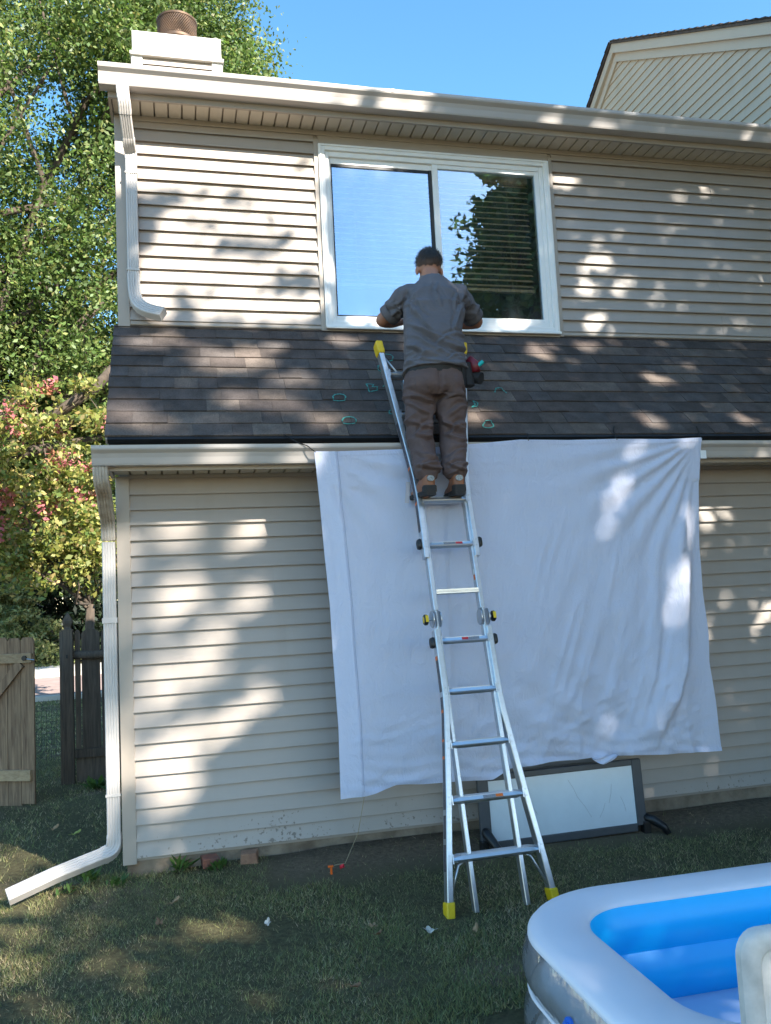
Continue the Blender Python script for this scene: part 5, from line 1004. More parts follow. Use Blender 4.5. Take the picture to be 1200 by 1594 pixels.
# left crown share and right crown share hang on two trunks
ctr = Psh.mean(0)
half = (Psh@E1) > 1.6
for sel, lab, bx, sd_ in ((half, 'big shade tree behind the photographer, on the right, casting dappled light on the house', (9.9, -9.8, -.2), 51), (~half, 'big shade tree behind the photographer, on the left, shading the lawn', (5.8, -12.6, -.2), 52)):
    P = Psh[sel]; t = empty('shade_tree', bx, lab, 'tree', 'shade trees behind the photographer'); rr = np.random.default_rng(sd_)
    tp = P[rr.choice(len(P), 40)]; fk = np.array(bx)+[0, 0, 3.4]
    mb = MB(); mb.tube([np.array(bx)-[0, 0, .3], np.array(bx)+[0, 0, .3], np.array(bx)+[.1, 0, 2], fk], [.48, .36, .30, .26], 12); mb.build('trunk', BARK, t, smooth=True)
    mb = MB(); branchy(mb, fk, [q for q in tp if not in_holes(np.array([q, q*.7+fk*.3, q*.4+fk*.6])).any() and not limb_in_pane(q, fk)], .10, sd_); mb.build('limbs', BARK, t, smooth=True)
    o = link('crown', leaf_mesh('crown', P, .21, palette(len(P), OAK, [3, 4, 3, 1], rr), sd_, .4, .6), LEAF, t); o['kind'] = 'stuff'
# the tree mirrored in the right-hand pane
gl = np.array([2.92, YU, 4.45]); 
def mirror_pt(az_tan, el_tan, dist): return gl+np.array([az_tan, -1, el_tan])*dist
cl = np.array([mirror_pt(r.uniform(.41, .60), r.uniform(.30, .60), r.uniform(12.5, 16)) for _ in range(170)])
cl = cl[(cl[:, 0]-gl[0])/(gl[1]-cl[:, 1]) > .405-.05*np.sin(cl[:, 2]*1.3)]
tree('shade_tree', 'leafy tree behind the photographer mirrored in the right window pane', 'tree', (9.6, -13.4, -.2), (9.5, -13.3, 5.2), cl, (.55, .55, .42), 34000, .20, OAK, [3, 4, 3, 1], 53, tr=.28, group='shade trees behind the photographer', mask=lambda P: ~in_holes(P) & ~in_view_of_pane(P), nl=14)

cl = clusters((10.9, -1.4, 6.4), (2.4, 2.3, 3.8), 200, r, .5)  # unseen tree added to keep sky light off the right-hand walls
tree('shade_tree', 'dense tree standing close by the right end of the house, outside the picture', 'tree', (11.0, -1.5, -.2), (10.9, -1.5, 3.0), cl, (.7, .7, .55), 42000, .22, OAK, [3, 4, 3, 1], 54, tr=.24, group='shade trees behind the photographer', mask=lambda P: ~in_holes(P), nl=20)

NOGAP = lambda P: ~in_holes(P)
for k, (x, y, h_) in enumerate(((7.0, -1.5, 5.6), (7.4, -3.9, 5.2), (6.9, .1 - 2.7, 4.4))):  # unseen evergreens added to darken the lower right wall
    conifer('arborvitae', ['tall dark evergreen outside the frame at right, nearest the house wall', 'dark evergreen outside the frame at right, farthest from the wall', 'middle evergreen of the row outside the frame at right'][k], (x, y, -.2), h_, 1.5, [(0.025, 0.04, 0.016), (0.035, 0.052, 0.02)], 80+k, 16000, .2, 'evergreen row right of the picture', NOGAP)

# ------------------------------------------------------------------ grass
GRASS = leaf_material('grass_blade', .6, .25)
rg = np.random.default_rng(77)
def grass(n, x0, x1, y0, y1, hmin, hmax, wd, seed):
    rr = np.random.default_rng(seed); x = rr.uniform(x0, x1, n); y = rr.uniform(y0, y1, n); P = np.stack([x, y, 0*x], -1)
    den = .55+.75*fbm(P, 1.7, 3, 3)+.5*fbm(P, 9, 2, 5)
    soil = np.clip((y+.62+.15*vnoise(P, 5, 9))/.3, 0, 1)*(x > .75+.2*vnoise(P, 3, 8))*(y < .3); den = den-1.05*soil
    den -= .45*np.clip((-.15-x)/.3, 0, 1)*(np.abs(y-1.0) < 1.6)*(vnoise(P, 2.3, 12) > -.1)
    k = rr.random(n) < np.clip(den, .03, 1)
    k &= ~((x > -.07) & (y > -.015)) & ~((x > 1.46) & (x < 4.3) & (y < -2.33) & (y > -3.85))
    x, y, P = x[k], y[k], P[k]; n = len(x)
    dry = np.clip(.44+.5*fbm(P, 1.1, 3, 15)+.25*vnoise(P, 6, 16), .04, .85); u_ = rr.random(n)
    c_ = np.where((u_ < dry)[:, None], palette(n, [(0.55, 0.44, 0.26), (0.46, 0.37, 0.21), (0.36, 0.29, 0.165)], [1, 1, 1], rr), palette(n, [(0.19, 0.205, 0.080), (0.23, 0.24, 0.092), (0.28, 0.27, 0.115), (0.16, 0.175, 0.075)], [1, 1, 1, 1], rr))
    a = rr.random(n)*6.283; h = rr.uniform(hmin, hmax, n)*(1-.35*(u_ < dry)); lean = rr.normal(size=(n, 2))*(h*.62)[:, None]; z = ground_z(x, y)-.008
    w_ = wd*rr.uniform(.6, 1.3, n); dx, dy = np.cos(a)*w_, np.sin(a)*w_
    V = np.stack([np.stack([x-dx, y-dy, z], -1), np.stack([x+dx, y+dy, z], -1), np.stack([x+lean[:, 0], y+lean[:, 1], z+h], -1)], 1).reshape(-1, 3)
    return V, np.arange(n*3).reshape(-1, 3), np.repeat(c_, 3, 0)
parts_ = [grass(420000, -2.6, 4.4, -4.6, .05, .018, .045, .0024, 1), grass(60000, -3.4, -.05, .0, 6.0, .02, .06, .0035, 2), grass(30000, -7, -.1, 6, 13.7, .03, .08, .010, 3)]
off = 0; VV_, FF_, CC_ = [], [], []
for V, F, C_ in parts_: VV_.append(V); FF_.append(F+off); CC_.append(C_); off += len(V)
go = link('grass', fast_mesh('grass', np.concatenate(VV_), np.concatenate(FF_), np.concatenate(CC_)), GRASS); go['kind'] = 'stuff'; go['label'] = 'short patchy lawn grass in front of the house wall'; go['category'] = 'grass'
# broad-leaved weeds along the foundation and the downspout
def weed(x, y, n, s, lab, seed, z=None):
    rr = np.random.default_rng(seed); t = empty('weed', (x, y, float(ground_z(x, y))), lab, 'weed', 'weeds by the wall'); mb = MB(); zz = float(ground_z(x, y)) if z is None else z
    V, F, C_ = [], [], []
    for k in range(n):
        a = rr.random()*6.283; el = rr.uniform(.5, 1.3); L_ = s*rr.uniform(.5, 1.2); d = np.array([math.cos(a)*math.cos(el), math.sin(a)*math.cos(el), math.sin(el)]); sd = np.cross(d, [0, 0, 1]); sd /= np.linalg.norm(sd); p = np.array([x, y, zz])+rr.normal(size=3)*[.03, .03, 0]
        o = len(V); V += [p, p+d*L_*.55-sd*L_*.14, p+d*L_+[0, 0, -.15*L_], p+d*L_*.55+sd*L_*.14]; F.append((o, o+1, o+2, o+3)); c0 = np.array([.07, .13, .03])*rr.uniform(.7, 1.5); C_ += [c0]*4
    lo_ = link('leaves', fast_mesh('leaves', V, F, np.array(C_)), GRASS, t)
weed(.27, -.05, 22, .13, 'leafy weed growing at the foundation left of the dark brick', 61); weed(.50, -.12, 24, .10, 'low grass weed in front of the dark red brick', 62); weed(-.30, -.02, 18, .12, 'green weed beside the downspout extension', 63); weed(-.12, -.16, 16, .10, 'small weed between the downspout elbow and corner post', 64); weed(-.42, -.16, 14, .09, 'weed sprouting under the middle of the downspout extension', 65)
for k, (x, y, s) in enumerate(((-.55, 3.2, .16), (-.35, 3.0, .2), (-.2, 3.3, .22))): weed(x, y, 40, s, ['leafy weed clump at the foot of the fence post', 'middle weed clump below the plank fence', 'weed clump below the fence beside the house side wall'][k], 70+k)
# ------------------------------------------------------------------ person on the ladder
def ell_ring(cen, ax, ay, n=20, p=2.0):
    cen, ax, ay = (np.array(q, float) for q in (cen, ax, ay)); out = []
    for k in range(n):
        a = 2*math.pi*k/n; ca, sa = math.cos(a), math.sin(a); out.append(cen+ax*math.copysign(abs(ca)**(2/p), ca)+ay*math.copysign(abs(sa)**(2/p), sa))
    return out
def limb(mb, pts, rad, n=16, squash=1.0):
    """tapered tube; rad list; rounded ends"""
    pts = [np.array(p, float) for p in pts]; P2, R2 = [], []
    for i in range(len(pts)-1):      # Catmull-Rom densify
        p0, p1, p2, p3 = pts[max(i-1, 0)], pts[i], pts[i+1], pts[min(i+2, len(pts)-1)]
        for t in np.linspace(0, 1, 7)[:-1]:
            P2.append(.5*((2*p1)+(-p0+p2)*t+(2*p0-5*p1+4*p2-p3)*t*t+(-p0+3*p1-3*p2+p3)*t**3)); R2.append(rad[i]+(rad[i+1]-rad[i])*t)
    P2.append(pts[-1]); R2.append(rad[-1])
    e0 = P2[0]-P2[1]; e0 /= np.linalg.norm(e0); e1 = P2[-1]-P2[-2]; e1 /= np.linalg.norm(e1)
    P2 = [P2[0]+e0*R2[0]*.7, P2[0]+e0*R2[0]*.45]+P2+[P2[-1]+e1*R2[-1]*.45, P2[-1]+e1*R2[-1]*.7]; R2 = [R2[0]*.35, R2[0]*.8]+R2+[R2[-1]*.8, R2[-1]*.35]
    mb.tube(P2, R2, n); return mb
def torso(mb, secs, n=24, p=2.4):
    R = []
    for (x, y, z, hw, hd, lean) in secs: R.append(ell_ring((x, y, z), (hw, 0, 0), (0, hd*math.cos(lean), -hd*math.sin(lean)), n, p))
    mb.loft(R); return mb
def fuse(mb, voxel, smooth_it=4):
    me = bpy.data.meshes.new('tmp'); me.from_pydata(mb.v, [], mb.f); bm = bmesh.new(); bm.from_mesh(me); bmesh.ops.recalc_face_normals(bm, faces=bm.faces); bm.to_mesh(me); bm.free()
    o = bpy.data.objects.new('tmp', me); col.objects.link(o); md = o.modifiers.new('r', 'REMESH'); md.mode = 'VOXEL'; md.voxel_size = voxel
    if smooth_it: s = o.modifiers.new('s', 'SMOOTH'); s.factor = .5; s.iterations = smooth_it
    dg = bpy.context.evaluated_depsgraph_get(); ev = o.evaluated_get(dg); m2 = bpy.data.meshes.new_from_object(ev); bpy.data.objects.remove(o)
    return m2
def displaced(me, fn):
    n = len(me.vertices); co = np.empty(n*3, np.float32); nr = np.empty(n*3, np.float32); me.vertices.foreach_get('co', co); me.vertices.foreach_get('normal', nr); co = co.reshape(-1, 3); nr = nr.reshape(-1, 3)
    co = co+nr*fn(co.astype(float), nr)[:, None]; me.vertices.foreach_set('co', co.astype(np.float32).ravel()); me.update(); me.polygons.foreach_set('use_smooth', [True]*len(me.polygons)); return me
SKIN = mat('skin', (0.40, 0.185, 0.115), .5, var=.12, vscale=14, bump=.05, bscale=90)
SHIRT = mat('grey_work_shirt', (0.122, 0.115, 0.128), .8, var=.14, vscale=5, bump=.35, bscale=40, stretch=(1, 1, 1.7))
COLLAR = mat('grey_shirt_collar', (0.185, 0.165, 0.155), .85, var=.1, vscale=9, bump=.2, bscale=240)
PANTS = mat('brown_work_trousers', (0.118, 0.077, 0.070), .8, var=.2, vscale=5, bump=.35, bscale=40, stretch=(1, 1, 1.5))
HAIR = mat('black_hair', (0.012, 0.010, 0.009), .42, color2=(0.045, 0.034, 0.027), vscale=70, bump=.8, bscale=220)
BOOT = mat('brown_leather_boot', (0.30, 0.115, 0.052), .5, var=.3, vscale=25, bump=.2, bscale=70)
SOLE = mat('black_rubber_sole', (0.018, 0.016, 0.016), .7, var=.2, bump=.2, bscale=60)
# joints
HD = np.array([2.080, -.318, 3.893]); NK = np.array([2.065, -.385, 3.76])
SH = {-1: np.array([1.885, -.425, 3.625]), 1: np.array([2.245, -.425, 3.635])}; EL = {-1: np.array([1.735, -.245, 3.505]), 1: np.array([2.440, -.245, 3.510])}
WR = {-1: np.array([1.93, -.055, 3.565]), 1: np.array([2.27, -.075, 3.56])}
HP = {-1: np.array([1.885, -.60, 2.93]), 1: np.array([2.070, -.60, 2.93])}; KN = {-1: np.array([1.855, -.615, 2.64]), 1: np.array([2.068, -.615, 2.64])}; AN = {-1: np.array([1.858, -.725, 2.275]), 1: np.array([2.045, -.725, 2.28])}
b = MB()
torso(b, [(1.975, -.60, 2.90, .13, .09, 0), (1.98, -.59, 3.0, .155, .10, 0), (1.99, -.565, 3.15, .145, .095, .15), (2.02, -.515, 3.35, .155, .10, .2), (2.045, -.465, 3.52, .165, .10, .2), (2.06, -.43, 3.65, .13, .08, .2), (2.065, -.405, 3.72, .07, .06, .2)])
limb(b, [NK-[0, .03, .06], NK, NK+[.008, .035, .06]], [.064, .060, .060])
# head: skull, jaw, face
hr = MB()
def ellipsoid(mb, cen, r3, n=16, m=10, tilt=0.0):
    R = []; cen = np.array(cen)
    for i in range(m+1):
        t = math.pi*(i+.02)/(m+.04); z = -math.cos(t); s_ = math.sin(t); ring = []
        for k in range(n):
            a = 2*math.pi*k/n; v = np.array([r3[0]*s_*math.cos(a), r3[1]*s_*math.sin(a), r3[2]*z]); v = np.array([v[0], v[1]*math.cos(tilt)+v[2]*math.sin(tilt), -v[1]*math.sin(tilt)+v[2]*math.cos(tilt)]); ring.append(cen+v)
        R.append(ring)
    mb.loft(R); return mb
ellipsoid(b, HD, (.083, .098, .102), tilt=.35); ellipsoid(b, HD+[0, .045, -.065], (.058, .062, .062), tilt=.35)
limb(b, [HD+[0, .095, .0], HD+[0, .112, -.028]], [.010, .014], 8)                      # nose
for sg in (-1, 1):
    ellipsoid(b, HD+[sg*.090, .004, -.046], (.012, .022, .034), 10, 8, tilt=.25); ellipsoid(b, HD+[sg*.034, .088, .004], (.014, .010, .009), 8, 6)
ellipsoid(b, HD+[0, .094, -.062], (.024, .010, .009), 8, 6)
for sg in (-1, 1):
    limb(b, [SH[sg], SH[sg]*.45+EL[sg]*.55, EL[sg]], [.060, .052, .046]); limb(b, [EL[sg], EL[sg]*.6+WR[sg]*.4+[0, 0, -.008], WR[sg]], [.046, .044, .028])
    hdv = WR[sg]-EL[sg]; hdv = hdv/np.linalg.norm(hdv)*.5+np.array([-sg*.25, .55, .18]); hdv /= np.linalg.norm(hdv); sdv = np.cross(hdv, [0, 0, 1]); sdv /= np.linalg.norm(sdv); upv = np.cross(sdv, hdv)
    pc = WR[sg]+hdv*.055; b.loft([ell_ring(WR[sg]+hdv*t, sdv*w_, upv*h_, 12) for t, w_, h_ in ((-.01, .024, .022), (.02, .034, .019), (.06, .041, .017), (.095, .040, .014))])
    for k, (o_, L_) in enumerate(((-.030, .066), (-.010, .076), (.011, .071), (.030, .056))):
        r0 = pc+hdv*.04+sdv*o_; limb(b, [r0, r0+hdv*L_*.45+upv*.004, r0+hdv*L_*.75-upv*.012, r0+hdv*L_*.9-upv*.030], [.0092, .0086, .008, .0072], 8)
    t0 = WR[sg]+hdv*.03+sdv*sg*-.03; limb(b, [t0, t0+hdv*.03-sdv*sg*.022-upv*.006, t0+hdv*.062-sdv*sg*.024-upv*.014], [.012, .0105, .0085], 8)
    limb(b, [HP[sg]+[0, 0, -.02], KN[sg], AN[sg]], [.078, .052, .040])
    limb(b, [AN[sg]-[0, .03, 0], AN[sg]-[0, .0, .035], AN[sg]+[sg*.012, .12, -.06]], [.034, .036, .03])
me = fuse(b, .0075, 3); displaced(me, lambda co, nr: .0012*vnoise(co, 30, 3)); me.name = 'person'
person = link('person', me, SKIN); tag(person, 'person in grey work shirt and brown trousers standing on the ladder at the window', 'person')
# hair: cropped cap over the back and top of the skull
h = MB(); ellipsoid(h, HD+[0, -.006, .010], (.0895, .104, .106), 28, 18, tilt=.35)
hm = bpy.data.meshes.new('hair'); hm.from_pydata(h.v, [], h.f); bm = bmesh.new(); bm.from_mesh(hm)
bmesh.ops.subdivide_edges(bm, edges=bm.edges, cuts=1, use_grid_fill=True)
def hair_keep(p):
    q = np.array(p)-HD; front = q[1] > .045+.03*(q[2] > .05); low = q[2] < -.058-.20*max(0, -q[1]-.05)*0+(.030 if abs(q[0]) > .055 else 0)+.35*max(0, q[1]+.01)
    return not (low or (q[1] > .075 and q[2] < .055))
bmesh.ops.delete(bm, geom=[f_ for f_ in bm.faces if not hair_keep(f_.calc_center_median())], context='FACES'); bmesh.ops.recalc_face_normals(bm, faces=bm.faces); bm.to_mesh(hm); bm.free()
displaced(hm, lambda co, nr: .004*vnoise(co, 90, 1)+.003*vnoise(co, 40, 2)-.0095*np.clip((.0-(co[:, 2]-HD[2]))/.055, 0, 1)); 
nv_ = len(hm.vertices); hc = np.empty(nv_*3, np.float32); hm.vertices.foreach_get('co', hc); hc = hc.reshape(-1, 3); tt = np.clip((.035-(hc[:, 2]-HD[2]))/.085, 0, 1)+.18*vnoise(hc.astype(float), 60, 5)
cc = np.clip(np.array([.009, .008, .0075])*(1-tt[:, None])+np.array([.11, .062, .043])*np.clip(tt, 0, 1)[:, None], .004, 1); at = hm.color_attributes.new('col', 'FLOAT_COLOR', 'POINT'); c4 = np.ones((nv_, 4), np.float32); c4[:, :3] = cc; at.data.foreach_set('color', c4.ravel())
N, L = nodes_of(HAIR); an = N.new('ShaderNodeAttribute'); an.attribute_name = 'col'; L.new(an.outputs['Color'], N['Principled BSDF'].inputs['Base Color'])
hair = link('hair', hm, HAIR, person)
# short strands over the crown so that the outline is not a smooth cap
rh = np.random.default_rng(5); up_ = np.where(hc[:, 2]-HD[2] > .0)[0]; ii = rh.choice(up_, 2600); Ph = hc[ii]; nh = Ph-HD; nh /= np.linalg.norm(nh, axis=1)[:, None]
dh = nh*.5+np.array([0, .55, .12])+rh.normal(size=(len(ii), 3))*.25; dh /= np.linalg.norm(dh, axis=1)[:, None]; sh_ = np.cross(dh, nh); sh_ /= np.linalg.norm(sh_, axis=1)[:, None]
Lh = rh.uniform(.012, .026, (len(ii), 1)); Ph = Ph+rh.normal(size=Ph.shape)*.004
Vh = np.stack([Ph-sh_*.0014, Ph+sh_*.0014, Ph+dh*Lh], 1).reshape(-1, 3); o = link('hair_strands', fast_mesh('hair_strands', Vh, np.arange(len(Vh)).reshape(-1, 3), np.full((len(Vh), 3), .010)), HAIR, hair); o['kind'] = 'stuff'
# shirt
s = MB()
torso(s, [(1.988, -.606, 3.035, .222, .170, .12), (1.991, -.602, 3.060, .217, .166, .12), (1.995, -.585, 3.13, .203, .152, .15), (2.0, -.565, 3.22, .197, .145, .18), (2.012, -.54, 3.32, .198, .142, .2), (2.03, -.505, 3.43, .205, .138, .2), (2.048, -.475, 3.54, .212, .130, .22), (2.058, -.452, 3.615, .200, .118, .25), (2.063, -.435, 3.675, .158, .098, .28), (2.066, -.418, 3.725, .105, .082, .3), (2.066, -.405, 3.75, .082, .074, .3)], p=2.5)
for sg in (-1, 1):
    d = EL[sg]-SH[sg]; limb(s, [SH[sg]+[-sg*.03, -.005, .0], SH[sg]+d*.20, SH[sg]+d*.40+[0, 0, -.006], SH[sg]+d*.56+[0, -.008, -.010]], [.088, .085, .079, .077], 20)
me = fuse(s, .0065, 6)
def ridged(co, ang, long_, short_, seed, warp=.5):
    """sharp cloth creases: ridge noise stretched along a direction in the x-z plane"""
    x, y, z = co[:, 0], co[:, 1], co[:, 2]; ca, sa = math.cos(ang), math.sin(ang); w_ = warp*vnoise(co, 4.5, seed+3)/short_*2.2
    q = np.stack([(x*ca+z*sa)*long_, y*long_*1.5, (-x*sa+z*ca+w_)*short_], -1); n_ = 1-np.abs(vnoise(q, 1.0, seed)); return n_**2.2-.45
def creases(co, lines):
    d = np.zeros(len(co)); x, z = co[:, 0]+.012*vnoise(co, 14, 21), co[:, 2]+.012*vnoise(co, 14, 22)
    for x0, z0, x1, z1, amp, w_ in lines:
        L_ = math.hypot(x1-x0, z1-z0); tx, tz = (x1-x0)/L_, (z1-z0)/L_; t = ((x-x0)*tx+(z-z0)*tz)/L_; sd = -(x-x0)*tz+(z-z0)*tx+.10*L_*np.sin(np.pi*np.clip(t, 0, 1))
        env = np.clip(t*4+.3, 0, 1)*np.clip((1-t)*4+.3, 0, 1)*(t > -.08)*(t < 1.08); d += amp*env*(np.exp(-(sd/w_)**2)-.75*np.exp(-((sd+1.7*w_)/w_)**2))
    return d
SHIRT_LINES = [(1.83, 3.36, 2.20, 3.17, .013, .014), (1.82, 3.29, 2.14, 3.11, .012, .013), (2.23, 3.30, 1.98, 3.20, .010, .012), (1.81, 3.20, 2.05, 3.12, .012, .012), (2.22, 3.14, 2.02, 3.09, .010, .011), (1.86, 3.52, 1.97, 3.30, .011, .013), (2.23, 3.52, 2.12, 3.28, .011, .013), (1.90, 3.60, 1.96, 3.42, .008, .012), (2.20, 3.60, 2.16, 3.42, .008, .012), (2.06, 3.68, 2.04, 3.50, .007, .012), (1.83, 3.12, 2.2, 3.085, .008, .010), (1.80, 3.61, 1.86, 3.50, .010, .012), (1.78, 3.56, 1.85, 3.60, .008, .010), (2.31, 3.60, 2.25, 3.50, .010, .012), (2.33, 3.56, 2.26, 3.61, .008, .010)]
PANT_LINES = [(1.77, 2.885, 1.95, 2.825, .014, .014), (2.17, 2.875, 1.99, 2.825, .014, .014), (1.78, 2.83, 1.90, 2.74, .011, .014), (2.17, 2.80, 2.03, 2.72, .012, .014), (1.77, 2.70, 1.92, 2.655, .013, .012), (1.92, 2.69, 1.80, 2.60, .011, .012), (1.79, 2.62, 1.92, 2.585, .012, .011), (2.00, 2.70, 2.14, 2.64, .013, .012), (2.14, 2.69, 2.02, 2.60, .011, .012), (2.0, 2.61, 2.14, 2.575, .012, .011), (1.79, 2.50, 1.93, 2.44, .009, .012), (2.13, 2.50, 2.0, 2.44, .009, .012), (1.79, 2.40, 1.93, 2.375, .013, .010), (1.93, 2.41, 1.80, 2.36, .012, .010), (2.12, 2.40, 1.98, 2.375, .013, .010), (1.98, 2.41, 2.11, 2.36, .012, .010), (1.86, 2.98, 1.90, 2.90, .006, .012), (2.10, 2.98, 2.06, 2.90, .006, .012)]
def shirt_fold(co, nr):
    x, z = co[:, 0]-2.03, co[:, 2]; back = np.clip(-nr[:, 1]*1.3+.4, .3, 1); d = np.zeros(len(co)); w1 = vnoise(co, 5, 2)
    low = np.exp(-((z-3.22)/.15)**2); d += .022*low*ridged(co, -.38, 3.2, 15, 31); d += .014*np.exp(-((z-3.13)/.08)**2)*ridged(co, .12, 3.0, 22, 33)
    d += .010*np.exp(-((z-3.42)/.14)**2)*ridged(co, .75, 4, 12, 35)*np.clip(-x*4+.6, 0, 1)+.009*np.exp(-((z-3.45)/.12)**2)*ridged(co, -.95, 4, 13, 36)*np.clip(x*4+.5, 0, 1)
    for sx in (-1, 1):
        ax_, az_ = sx*.185, 3.53; ang = np.arctan2(z-az_, (x-ax_)*-sx); rr = np.hypot(x-ax_, z-az_); d += .009*np.exp(-((rr-.08)/.09)**2)*(1-np.abs(np.sin(ang*3.3+w1*1.2)))
        d -= .012*np.exp(-(((x-sx*(.175+.05*(3.62-z)))/.012)**2))*np.clip((3.66-z)/.05, 0, 1)*np.clip((z-3.47)/.05, 0, 1)    # armhole seam
    d += .010*np.exp(-(x/.07)**2)*np.exp(-((z-3.57)/.09)**2)*ridged(co, 1.5, 5, 18, 38)
    d += .004*fbm(co, 13, 3, 4); arm = np.clip((np.abs(x)-.19)/.04, 0, 1); d += arm*.012*ridged(co, .9, 6, 16, 40)
    return (d*1.5+creases(co, SHIRT_LINES)*1.25)*back
displaced(me, shirt_fold); shirt = link('shirt', me, SHIRT, person)
R = []
for k, (o_, zz) in enumerate(((.0, -.012), (.010, -.016), (.013, .0), (.006, .022), (-.004, .026), (-.006, .010))):
    R.append(ell_ring((2.068, -.392-.25*zz, 3.756+zz), (.076+o_, 0, 0), (0, (.070+o_)*.95, .020), 28))
MB().loft(R, cap=False).build('collar', COLLAR, shirt, smooth=True)
for sg in (-1, 1):     # sleeve hems
    d = EL[sg]-SH[sg]; d /= np.linalg.norm(d); c0 = SH[sg]+(EL[sg]-SH[sg])*.70+[0, -.009, -.011]; u1 = np.cross(d, [0, 0, 1]); u1 /= np.linalg.norm(u1); u2 = np.cross(d, u1)
    MB().loft([ell_ring(c0+d*t, u1*r_, u2*r_, 24) for t, r_ in ((-.030, .076), (.006, .0785), (.022, .078), (.020, .070), (-.030, .066))], cap=False).build('sleeve_hem', SHIRT, shirt, smooth=True)
# dark undershirt / belt line showing under the hem
BELT = mat('black_belt', (0.012, 0.011, 0.011), .6, var=.2)
R = [ell_ring((1.985, -.602, z), (.195+o_, 0, 0), (0, .146+o_, 0), 28, 2.5) for z, o_ in ((3.012, -.006), (3.012, .002), (3.05, .002), (3.05, -.006))]; MB().loft(R, cap=False).build('belt', BELT, person, smooth=True, angle=40)
# trousers
p = MB()
torso(p, [(1.978, -.605, 2.86, .175, .120, 0), (1.972, -.612, 2.92, .205, .150, 0), (1.975, -.612, 2.98, .203, .150, 0), (1.985, -.602, 3.04, .194, .142, 0), (1.988, -.598, 3.09, .190, .138, 0)], p=2.5)
for sg in (-1, 1):
    ellipsoid(p, HP[sg]+[sg*.0, -.055, .0], (.098, .105, .10))
    limb(p, [HP[sg]+[sg*.012, .0, -.02], HP[sg]*.5+KN[sg]*.5+[sg*.008, -.01, 0], KN[sg]+[0, -.012, 0], KN[sg]*.5+AN[sg]*.5+[0, -.012, 0], AN[sg]+[0, .0, .11], AN[sg]+[0, .0, .075]], [.112, .100, .086, .080, .080, .078], 20)
me = fuse(p, .0065, 5)
def pants_fold(co, nr):
    x, z = co[:, 0], co[:, 2]; d = np.zeros(len(co)); 
    for sg in (-1, 1):
        own = np.clip(.5+sg*(x-1.965)*12, 0, 1); xx = x-KN[sg][0]
        d += own*.020*np.exp(-((z-2.67)/.13)**2)*ridged(co, -sg*.45, 5, 14, 51+sg)
        d += own*.022*np.exp(-((z-2.37)/.06)**2)*ridged(co, sg*.35, 5, 24, 55+sg)
        d += own*.020*np.exp(-((z-2.84)/.06)**2)*ridged(co, sg*.55, 5, 15, 59+sg)
        d += own*.012*np.exp(-((z-2.52)/.09)**2)*ridged(co, sg*1.0, 5, 13, 63+sg)
    crease = np.exp(-((x-1.972)/.014)**2)*np.clip((z-2.86)/.03, 0, 1)*np.clip((3.06-z)/.08, 0, 1)*(nr[:, 1] < 0); d -= .012*crease
    d += .005*fbm(co, 11, 3, 14); return d*1.3+creases(co, PANT_LINES)*1.3*np.clip(-nr[:, 1]*2+.5, 0, 1)
displaced(me, pants_fold); trousers = link('trousers', me, PANTS, person)
for sx in (-1, 1):       # back pocket patches
    V = []; 
    cx = 1.972+sx*.098
    for a in range(7):
        for b_ in range(7): V.append([cx-.058+.116*b_/6, 0, 3.012-.125*a/6+(-.02*abs(b_/3-1)+.02 if a == 6 else 0)*-1])
    V = np.array(V); n = len(me.vertices); co = np.empty(n*3, np.float32); me.vertices.foreach_get('co', co); co = co.reshape(-1, 3); bk = co[(co[:, 1] < -.62)]
    for k in range(len(V)): V[k, 1] = bk[np.argmin((bk[:, 0]-V[k, 0])**2+(bk[:, 2]-V[k, 2])**2), 1]-.0035
    link('back_pocket', fast_mesh('back_pocket', V, [(a*7+b_, a*7+b_+1, (a+1)*7+b_+1, (a+1)*7+b_) for a in range(6) for b_ in range(6)], smooth=True), PANTS, trousers)
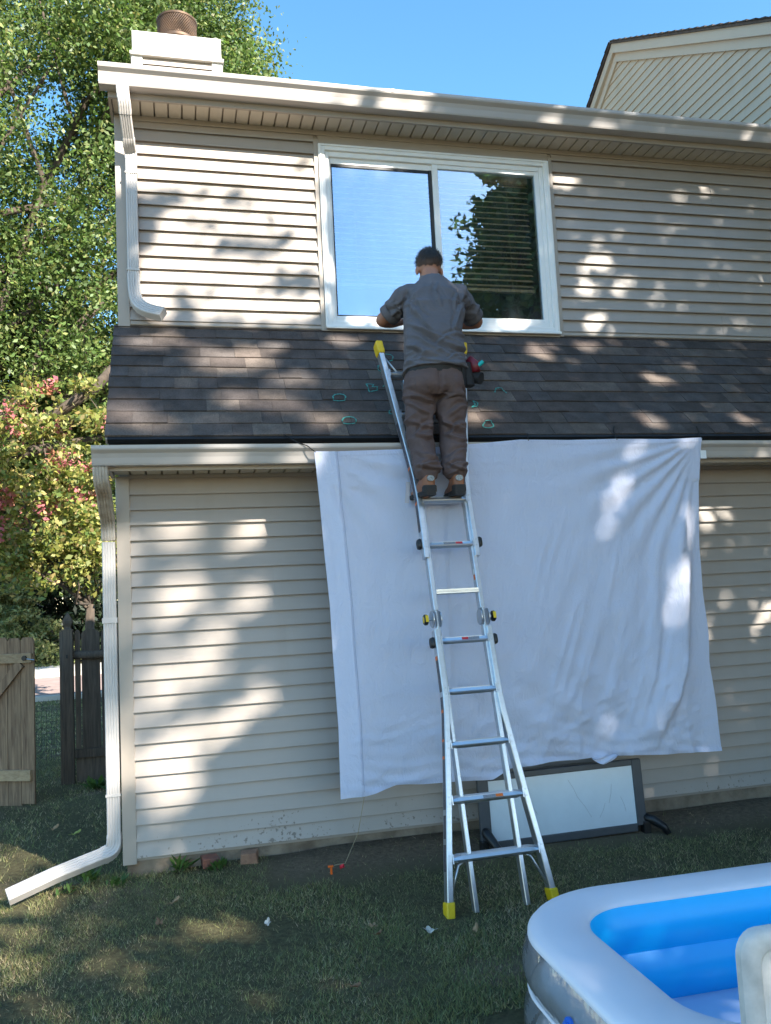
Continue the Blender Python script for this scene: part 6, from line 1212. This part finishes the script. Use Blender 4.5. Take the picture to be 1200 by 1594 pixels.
# boots
LOGO = mat('pale_oval_badge', (0.42, 0.44, 0.42), .6, color2=(0.10, 0.11, 0.12), vscale=120)
for sg in (-1, 1):
    bx = AN[sg][0]+sg*.002; by = -.79; bz = 2.200; yaw = sg*-.08
    def bp_(x, y, z): return (bx+x*math.cos(yaw)-(y)*math.sin(yaw), by+x*math.sin(yaw)+y*math.cos(yaw), bz+z)
    q = MB(); R = []
    for y, w_, h0, h1 in ((-.004, .026, .02, .125), (.012, .040, .015, .150), (.05, .045, .015, .155), (.095, .044, .015, .135), (.14, .045, .015, .085), (.20, .048, .015, .068), (.25, .046, .015, .060), (.285, .030, .018, .045)):
        R.append([bp_(w_*math.copysign(abs(math.cos(a))**.7, math.cos(a)), y, (h0+h1)/2+(h1-h0)/2*math.copysign(abs(math.sin(a))**.7, math.sin(a))) for a in np.linspace(0, 2*math.pi, 18, endpoint=False)])
    q.loft(R); bo = q.build('boot', BOOT, person, smooth=True); sb = bo.modifiers.new('s', 'SUBSURF'); sb.levels = 1; sb.render_levels = 1
    outl = [(-.030, -.010), (-.044, .02), (-.047, .08), (-.043, .14), (-.050, .21), (-.044, .27), (0, .298), (.044, .27), (.050, .21), (.043, .14), (.047, .08), (.044, .02), (.030, -.010)]
    MB().loft([[bp_(x*k, y, z) for x, y in outl] for z, k in ((0.001, .95), (.006, 1.0), (.024, 1.0), (.030, .95))]).build('sole', SOLE, bo)
    MB().loft([[bp_(x*k, y*(1 if y > 0 else k)-.003, z) for x, y in ((-.040, .05), (-.044, .012), (-.030, -.008), (.030, -.008), (.044, .012), (.040, .05))] for z, k in ((.024, 1.03), (.056, 1.02), (.064, .96))]).build('heel_counter', SOLE, bo)
    MB().loft([[bp_(.025*r_*math.cos(a), -.010-.004*t, .106+.019*r_*math.sin(a)) for a in np.linspace(0, 2*math.pi, 20, endpoint=False)] for t, r_ in ((0, 1), (1, .96))]).build('boot_badge', LOGO, bo)
# tool pouch on the right hip
pouch = empty('tool_pouch', (2.215, -.66, 3.0), 'black belt tool pouch with red handled tool and teal marker on the right hip', 'pouch')
NYL = mat('black_nylon', (0.012, 0.011, 0.012), .75, bump=.4, bscale=180); RED = mat('dark_red_plastic', (0.15, 0.010, 0.018), .4); TEAL = mat('teal_plastic', (0.0, 0.42, 0.40), .4)
MB().loft([ell_ring((2.185+.010*t, -.655-.012*t, 3.085-.155*t), (.030+.016*t-.012*t*t, 0, 0), (0, .050, 0), 16, 3) for t in np.linspace(0, 1, 6)]).build('pouch_body', NYL, pouch, smooth=True, angle=60)
MB().loft([ell_ring((2.155, -.69, 3.075-.15*t), (.022, .02, 0), (-.01, .014, 0), 12, 3) for t in np.linspace(0, 1, 5)]).build('pouch_strap', NYL, pouch, smooth=True, angle=60)
MB().tube([(2.205, -.67, 3.115), (2.235, -.69, 3.075), (2.24, -.70, 3.02)], [.026, .032, .030], 12).build('tool_handle', RED, pouch, smooth=True)
MB().tube([(2.235, -.70, 3.045), (2.285, -.72, 3.085)], .0135, 12).build('marker', TEAL, pouch, smooth=True, angle=40)
MB().disc((2.230, -.66, 2.995), (.55, -.55, -.25), .040, .062, 20).build('tape_cup', NYL, pouch, smooth=True, angle=40)
